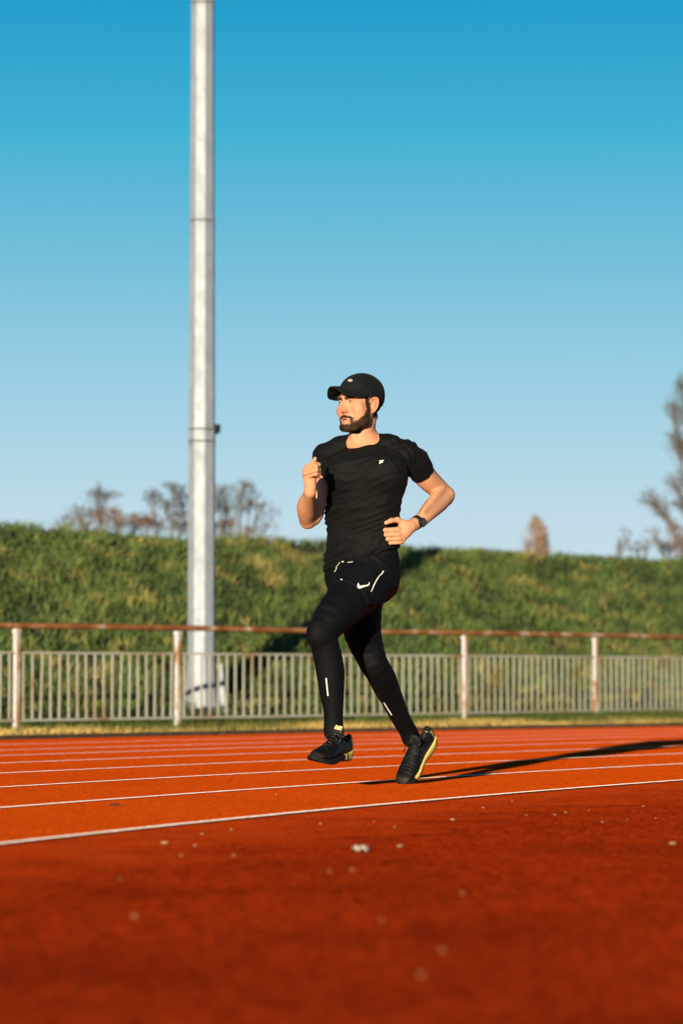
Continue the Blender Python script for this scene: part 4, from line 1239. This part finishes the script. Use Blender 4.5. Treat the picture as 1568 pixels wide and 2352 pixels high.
# brim: a bowed, slightly drooping visor
nv, nu = 41, 12
top = []; 
for i in range(nv):
    ph = (i / (nv - 1) * 2 - 1)
    a = ph * rad(66)
    xi, yi = .0825 * math.sin(a), -.029 + .1085 * math.cos(a)
    for j in range(nu):
        t = j / (nu - 1)
        ext = .096 * max(0.0, math.cos(ph * math.pi / 2 * .985)) ** .55
        x = xi + t * ext * math.sin(a) * .32
        y = yi + t * ext * (.35 + .65 * math.cos(a))
        zb = np.interp(yi, [-.085, -.04, .015, .05, .09], [-.012, .006, .026, .046, .060]) + .003
        sm = min(1, abs(ph) / .62); sm = sm * sm * (3 - 2 * sm)
        z = zb + t * (.002 - .040 * sm * (ext / .087) ** .8) + .005 * math.sin(t * math.pi)
        top.append((x, y, z))
v = np.array(top); th = .0042
vb = v - np.array([0, 0, th])
vv = np.concatenate([v, vb]); n0 = len(v); f = []
for i in range(nv - 1):
    for j in range(nu - 1):
        q = (i * nu + j, i * nu + j + 1, (i + 1) * nu + j + 1, (i + 1) * nu + j)
        f.append(q); f.append(tuple(k + n0 for k in q)[::-1])
for i in range(nv - 1):
    for j, fl in ((nu - 1, 1), (0, 0)):
        q = (i * nu + j, (i + 1) * nu + j, (i + 1) * nu + j + n0, i * nu + j + n0)
        f.append(q if fl == 0 else q[::-1])
brim = mesh_obj('brim', HC + vv @ HR.T, f, M['cap'], capo, True)

# --- decals: flat prints laid on the cloth
DG = {}
def bvh(o):
    if o.name not in DG:
        me = o.data
        DG[o.name] = BVHTree.FromPolygons([o.matrix_world @ v.co for v in me.vertices] if False else [tuple(v.co) for v in me.vertices], [tuple(p.vertices) for p in me.polygons])
    return DG[o.name]
def decal(name, poly, rd, target, mat, parent, lift=.0012, step=None):
    """poly: outline in an enlarged view, rd: that view's reader."""
    tree = bvh(target)
    poly = np.array(poly, float)
    lo_, hi_ = poly.min(0), poly.max(0)
    step = step or max((hi_ - lo_).max() / 14, 2)
    pts = [tuple(p) for p in poly]; nb = len(pts)
    def inside(x, y):
        c = False; j = nb - 1
        for i in range(nb):
            if (poly[i][1] > y) != (poly[j][1] > y) and x < (poly[j][0] - poly[i][0]) * (y - poly[i][1]) / (poly[j][1] - poly[i][1]) + poly[i][0]: c = not c
            j = i
        return c
    for x in np.arange(lo_[0] + step / 2, hi_[0], step):
        for y in np.arange(lo_[1] + step / 2, hi_[1], step):
            if inside(x, y) and min(np.hypot(poly[:, 0] - x, poly[:, 1] - y)) > step * .35: pts.append((x, y))
    V2, E2, F2, *_ = delaunay_2d_cdt([Vector(p) for p in pts], [(i, (i + 1) % nb) for i in range(nb)], [], 1, 1e-4)
    o_ = Vector((0, 0, H_CAM)); vs = []
    for p in V2:
        t_ = Vector(rd(p[0], p[1], -.4)); d_ = (t_ - o_).normalized()
        hit = tree.ray_cast(o_, d_)
        if hit[0] is None: return None
        vs.append(hit[0] + hit[1] * lift)
    fs = [tuple(q) for q in F2]
    ob = mesh_obj(name, [tuple(q) for q in vs], fs, mat, parent, True)
    return ob
def stroke(pts, wd):
    pts = np.array(pts, float); L = []; Rr_ = []
    for i in range(len(pts)):
        d = pts[min(i + 1, len(pts) - 1)] - pts[max(i - 1, 0)]; d /= np.linalg.norm(d); n = np.array([-d[1], d[0]])
        w_ = wd[i] if hasattr(wd, '__len__') else wd
        L.append(pts[i] + n * w_ / 2); Rr_.append(pts[i] - n * w_ / 2)
    return L + Rr_[::-1]
def ZS(x, y, dy): return P((1280 + x * .17857) / SRC, (2220 + y * .17857) / SRC, D0 + dy)
def ZE(x, y, dy): return P((1480 + x * .05102) / SRC, (1820 + y * .05102) / SRC, D0 + dy)
decal('printed_logo', [(855, 622), (835, 655), (831, 700), (842, 732), (868, 750), (905, 748), (960, 728), (1010, 708), (1050, 702), (1085, 683), (1105, 655), (1100, 606), (1088, 610), (1090, 632), (1070, 655), (1030, 676), (1000, 674), (950, 684), (905, 690), (880, 682), (866, 660)], ZS, shorts, M['reflect'], shorts)
decal('reflective_stripe', stroke([(1415, 355), (1375, 420), (1325, 465), (1270, 545), (1230, 620), (1195, 690), (1165, 765), (1135, 825)], [24, 24, 22, 26, 22, 22, 18, 10]), ZS, shorts, M['reflect'], shorts, step=12)
decal('hem_label', [(455, 540), (470, 536), (514, 558), (460, 562)], ZS, shorts, M['reflect'], shorts)
cordt = shirt
for pl_ in (stroke([(474, 172), (440, 235), (384, 296)], [10, 12, 8]), stroke([(414, 298), (390, 350), (362, 394)], [14, 14, 12]), stroke([(516, 165), (560, 183)], 20), stroke([(638, 207), (700, 207), (754, 195)], [22, 20, 16])):
    decal('drawstring', pl_, ZS, shorts, M['reflect'], shorts, .011, step=12)
decal('chest_emblem', [(700, 488), (745, 440), (1085, 405), (935, 555), (995, 570), (980, 605), (935, 612), (870, 604), (775, 690), (745, 680), (672, 692), (770, 575)], ZE, shirt, M['reflect'], shirt)
decal('leg_stripe', stroke([(345, 252), (362, 410)], 11), lambda x, y, dy: P((1150 + x * .44643) / SRC, (2600 + y * .44643) / SRC, D0 + dy), tights, M['reflect'], tights, step=8)
decal('leg_stripe', stroke([(862, 470), (932, 582)], 10), lambda x, y, dy: P((1150 + x * .44643) / SRC, (2600 + y * .44643) / SRC, D0 + dy), tights, M['reflect'], tights, step=8)
def circ(cx, cy, rx, ry, rot=0, n=20): return [(cx + rx * math.cos(a) * math.cos(rot) - ry * math.sin(a) * math.sin(rot), cy + rx * math.cos(a) * math.sin(rot) + ry * math.sin(a) * math.cos(rot)) for a in np.linspace(0, 2 * math.pi, n, endpoint=False)]
bd = decal('badge', circ(590, 322, 36, 18, -.05), Z1, capo, M['badge'], capo, .0015)
decal('badge_mark', circ(602, 322, 18, 9, -.05), Z1, capo, M['badge_red'], bd or capo, .0022)
decal('badge_bird', stroke([(560, 312), (578, 324), (590, 334)], 6), Z1, capo, M['cap'], bd or capo, .0022)

# --- earring, watch
M['onyx'] = mat_flat('black_stone', (.01, .01, .01), .15, .6)
tree = bvh(body)
def on_body(rd, x, y):
    o_ = Vector((0, 0, H_CAM)); h = tree.ray_cast(o_, (Vector(rd(x, y, -.4)) - o_).normalized()); return h
h = on_body(Z1, 925, 846)
if h[0] is not None:
    bm = bmesh.new(); bmesh.ops.create_uvsphere(bm, u_segments=16, v_segments=10, radius=.0032)
    ev = [tuple(np.array(h[0]) + np.array(h[1]) * .002 + np.array(v.co)) for v in bm.verts]; ef = [tuple(v.index for v in f_.verts) for f_ in bm.faces]; bm.free()
    mesh_obj('earring', ev, ef, M['onyx'], runner, True)
# watch: strap ring about the wrist and a round case on the back of it
wc = Z2(1195, 982, -.39) * .40 + ZB(930, 470, -.425) * .60
wax = ZB(930, 470, -.425) - Z2(1195, 982, -.39); wax /= np.linalg.norm(wax)
M['strap'] = mat_flat('black_rubber', (.012, .012, .013), .55)
M['watchcase'] = mat_flat('watch_steel', (.06, .062, .068), .25, .5, .8)
M['watchglass'] = mat_flat('watch_glass', (.008, .008, .01), .08, .6)
e1 = np.cross(wax, [0, 0, 1]); e1 /= np.linalg.norm(e1); e2 = np.cross(wax, e1)
rw = .0305
v = []; f = []; n = 40
for k in range(n):
    a = 2 * math.pi * k / n
    for (h_, r_) in ((-.0115, rw - .003), (-.0115, rw), (.0115, rw), (.0115, rw - .003)):
        v.append(wc + wax * h_ + (math.cos(a) * e1 + math.sin(a) * e2) * r_)
for k in range(n):
    for j in range(4): f.append((4 * k + j, 4 * k + (j + 1) % 4, 4 * ((k + 1) % n) + (j + 1) % 4, 4 * ((k + 1) % n) + j))
watch = mesh_obj('watch', v, f, M['strap'], runner, True)
ctr = ZB(1065, 475, -.43); fd = ctr - wc; fd -= wax * (fd @ wax); fd = fd / np.linalg.norm(fd)
# the case faces the camera and down to the right
fd = fd * .75 + np.array([0, -1., 0]) * .66; fd -= wax * (fd @ wax); fd /= np.linalg.norm(fd)
s1 = np.cross(fd, wax)
def disc(levels, name, mat, parent, n=36):
    v = []; f = []
    for h_, r_ in levels:
        for k in range(n):
            a = 2 * math.pi * k / n
            v.append(wc + fd * (rw - .002 + h_) + (math.cos(a) * wax + math.sin(a) * s1) * r_)
    for i in range(len(levels) - 1):
        for k in range(n): f.append((i * n + k, i * n + (k + 1) % n, (i + 1) * n + (k + 1) % n, (i + 1) * n + k))
    f.append(tuple((len(levels) - 1) * n + k for k in range(n)))
    return mesh_obj(name, v, f, mat, parent)
disc([(-.004, .0190), (.001, .0210), (.007, .0212), (.010, .0200), (.0102, .0182)], 'watch_case', M['watchcase'], watch)
disc([(.0098, .0183), (.0106, .0182), (.0109, .0160)], 'watch_face', M['watchglass'], watch)

# --- shoes: local frame x across, y heel to toe, z up from the sole
def shoe_upper(q):
    y = q[:, 1]
    wdt = np.interp(y, [-.004, .02, .06, .11, .16, .20, .235, .262, .280, .288], [.026, .034, .0365, .0385, .045, .0485, .0465, .037, .022, .008])
    top_ = np.interp(y, [-.006, .0, .03, .06, .10, .125, .16, .20, .24, .265, .285], [.070, .102, .092, .088, .108, .106, .086, .066, .053, .045, .032])
    bot = np.interp(y, [0, .1, .2, .25, .29], [.022, .020, .016, .020, .028])
    cz = (top_ + bot) / 2; hh = (top_ - bot) / 2
    # narrower towards the top
    nar = 1 - .42 * np.clip((q[:, 2] - bot) / np.maximum(top_ - bot, .01), 0, 1) ** 1.6
    cxo = .006 * np.sin(np.clip(y / .28, 0, 1) * math.pi)
    k = (np.abs((q[:, 0] - cxo) / (wdt * nar)) ** 2.6 + np.abs((q[:, 2] - cz) / hh) ** 2.6) ** (1 / 2.6)
    d = (k - 1) * np.minimum(wdt, hh) * .8
    d = np.maximum(d, np.maximum(-.004 - y, y - .288))
    hole = ell(q, (0, .062, .105), (.030, .050, .045))
    d = smax(d, -hole, .004)
    d = d + .0007 * np.sin(y * 420) * (y > .19) * (y < .245)
    return d
def shoe_mid(q):
    y = q[:, 1]
    wdt = np.interp(y, [-.012, .0, .03, .08, .12, .17, .205, .24, .268, .288, .294], [.018, .031, .0405, .041, .0405, .0475, .0520, .0490, .038, .018, .004])
    top_ = np.interp(y, [-.012, .03, .08, .15, .20, .25, .295], [.046, .036, .031, .026, .021, .022, .034])
    bot = np.interp(y, [-.012, .02, .08, .13, .18, .22, .26, .295], [.016, .004, .005, .009, .004, .004, .010, .026])
    cxo = .006 * np.sin(np.clip(y / .28, 0, 1) * math.pi)
    dx = np.abs(q[:, 0] - cxo) - wdt; dz = np.abs(q[:, 2] - (top_ + bot) / 2) - (top_ - bot) / 2
    d = smax(dx, dz, .006)
    return np.maximum(d, np.maximum(-.012 - y, y - .294))
def shoe_out(q):
    y = q[:, 1]
    bot = np.interp(y, [-.012, .02, .08, .13, .18, .22, .26, .295], [.016, .004, .005, .009, .004, .004, .010, .026])
    r = q.copy(); r[:, 2] = q[:, 2]
    wdt = np.interp(y, [-.010, .0, .03, .08, .12, .17, .205, .24, .268, .288, .293], [.014, .030, .0400, .040, .038, .047, .0515, .0485, .0375, .017, .003])
    cxo = .006 * np.sin(np.clip(y / .28, 0, 1) * math.pi)
    dx = np.abs(q[:, 0] - cxo) - wdt; dz = np.abs(q[:, 2] - bot + .001) - .0038
    return np.maximum(smax(dx, dz, .002), np.maximum(-.011 - y, y - .293))
M['upper'] = mat_col('shoe_mesh', .55, .18, 0, .5, 700, .001)
M['mid'] = mat_col('midsole_foam', .7, .25)
M['outsole'] = mat_flat('outsole_rubber', (.008, .008, .008), .7)
M['lace'] = mat_noise('lace', [(.45, (.006, .006, .007)), (.60, (.012, .012, .012)), (.68, (.16, .15, .14))], 45, .7)  # pale flecks are glints painted into the black lace colour
M['toecap'] = None
M['label'] = mat_noise('tongue_print', [(.42, (.60, .52, .16)), (.5, (.70, .66, .42)), (.6, (.12, .12, .08))], 120, .6)
def upper_col(V, side):
    y = V[:, 1]; z = V[:, 2]
    c = np.tile(np.array([.0035, .0045, .0055]), (len(V), 1))
    def put(m, col, a=1.0):
        m = np.clip(m, 0, 1)[:, None] * a; return c * (1 - m) + np.array(col) * m
    for s0 in (.085, .112):                                   # crossing side stripes
        l = y - (s0 + (z - .03) * .75)
        c = put((np.abs(l) < .0028) & (z > .034) & (z < .085), (.022, .034, .046))
    l = z - (.050 + .35 * (y - .06) - 4 * (y - .06) ** 2)
    c = put((np.abs(l) < .0024) & (y > .0) & (y < .15), (.024, .030, .036))
    c = put((y > .125) & (y < .165) & (z > .03) & (z < .058), (.004, .020, .042), .8)
    c = put((y < .020) & (z > .05) & (z < .085) & (y > .006), (.30, .27, .09), .9)
    c = put(np.clip((y - .250) / .02, 0, 1) * np.clip((.050 - z) / .01, 0, 1), (.028, .020, .015), .8)   # brownish glare painted on the toe
    return c
def make_shoe(label, origin, R, mir, collar_pts):
    def L2W(V):
        V = V.copy(); V[:, 0] *= mir
        return origin + 1.05 * V @ R.T
    def fixF(F): return F[:, ::-1] if mir < 0 else F
    V, F = grid_mesh(shoe_upper, (-.06, -.02, 0), (.07, .30, .13), .0030)
    up_ = mesh_obj('running_shoe', L2W(V), fixF(F), M['upper'], runner, True, upper_col(V, mir))
    up_['label'] = label
    V, F = grid_mesh(shoe_mid, (-.06, -.02, -.004), (.07, .305, .055), .0030)
    lat = V[:, 0] - .006 * np.sin(np.clip(V[:, 1] / .28, 0, 1) * math.pi) > 0
    yel = np.where(lat, V[:, 1] < .095, V[:, 1] < .235) & ~(lat & (np.abs(V[:, 1] - .070) < .006))
    mc = np.where(yel[:, None], np.array([.54, .45, .11]) * (.92 + .16 * vnoise(V[:, 1] * 60, V[:, 2] * 60, 5, 3))[:, None], np.array([.006, .0065, .0075]))
    mesh_obj('midsole', L2W(V), fixF(F), M['mid'], up_, True, mc)
    V, F = grid_mesh(shoe_out, (-.06, -.02, -.01), (.07, .305, .04), .0028)
    mesh_obj('outsole', L2W(V), fixF(F), M['outsole'], up_, True, None)
    b = MB()
    for i in range(6):
        y = .125 + i * .017; z = np.interp(y, [.10, .125, .16, .20, .24], [.110, .108, .088, .068, .055]) + .001
        pts = []
        for s in np.linspace(-1, 1, 9):
            pts.append((s * .020 + .005, y + .008 * s * (1 if i % 2 else -1), z - .013 * abs(s) ** 2.2))
        b.tube(L2W(np.array(pts)), .0026, 6)
    for sx in (-1, 1):
        a = np.linspace(0, 2 * math.pi, 14)
        loop = np.stack([.005 + sx * (.016 - .016 * np.cos(a)), .112 + .012 * np.sin(a) + .004, .112 + .006 * np.sin(a) * sx], 1)
        b.tube(L2W(loop), .0022, 6)
        tail = np.array([(.005, .116, .114), (.005 + sx * .02, .125, .112), (.005 + sx * .033, .145, .098), (.005 + sx * .036, .160, .082)])
        b.tube(L2W(tail), .0022, 6)
    b.build('laces', M['lace'], up_, True)
    # padded tongue and its printed label
    def tong(q):
        return smax(ell(q, (.004, .108, .112), (.027, .014, .034)), -ell(q, (.004, .085, .12), (.030, .022, .05)), .003)
    V, F = grid_mesh(tong, (-.04, .06, .06), (.05, .14, .16), .0026)
    tg_ = mesh_obj('tongue', L2W(V), fixF(F), M['lace'], up_, True)
    lv = []; 
    for j in range(5):
        for i in range(7):
            x = -.016 + i * .0055 + .004; z = .1285 + j * .0038
            yy = .108 + .014 * math.sqrt(max(0, 1 - ((x - .004) / .027) ** 2 - ((z - .112) / .034) ** 2)) + .0014
            lv.append((x, yy, z))
    lf = [(j * 7 + i, j * 7 + i + 1, j * 7 + i + 8, j * 7 + i + 7) for j in range(4) for i in range(6)]
    if mir < 0: mesh_obj('tongue_label', L2W(np.array(lv)), [q if mir < 0 else q[::-1] for q in lf], M['label'], up_, True)
    return up_
def frame(heel, toe_, upv):
    y = np.array(toe_) - np.array(heel); y /= np.linalg.norm(y)
    x = np.cross(y, upv); x /= np.linalg.norm(x); z = np.cross(x, y)
    return np.stack([x, y, z], 1)
# front foot (his left), in the air
hl_, tl_ = Z4(1310, 1085, -.575), Z4(300, 1245, -.85)
RL = frame(hl_, tl_, np.array([.10, -.22, 1.]))
shoe_l = make_shoe('left shoe, in the air with its toe pointing left', hl_, RL, -1, None)
# rear foot (his right), on its toe
hr_, tr_ = Z5(1330, 640, .155), Z5(560, 1830, -.01)
RR = frame(hr_, tr_, np.array([-.42, -.9, .3]))
shoe_r = make_shoe('right shoe, on its toe on the track with the yellow sole showing', hr_, RR, 1, None)
print('runner', round(_t.time() - _t0, 1))
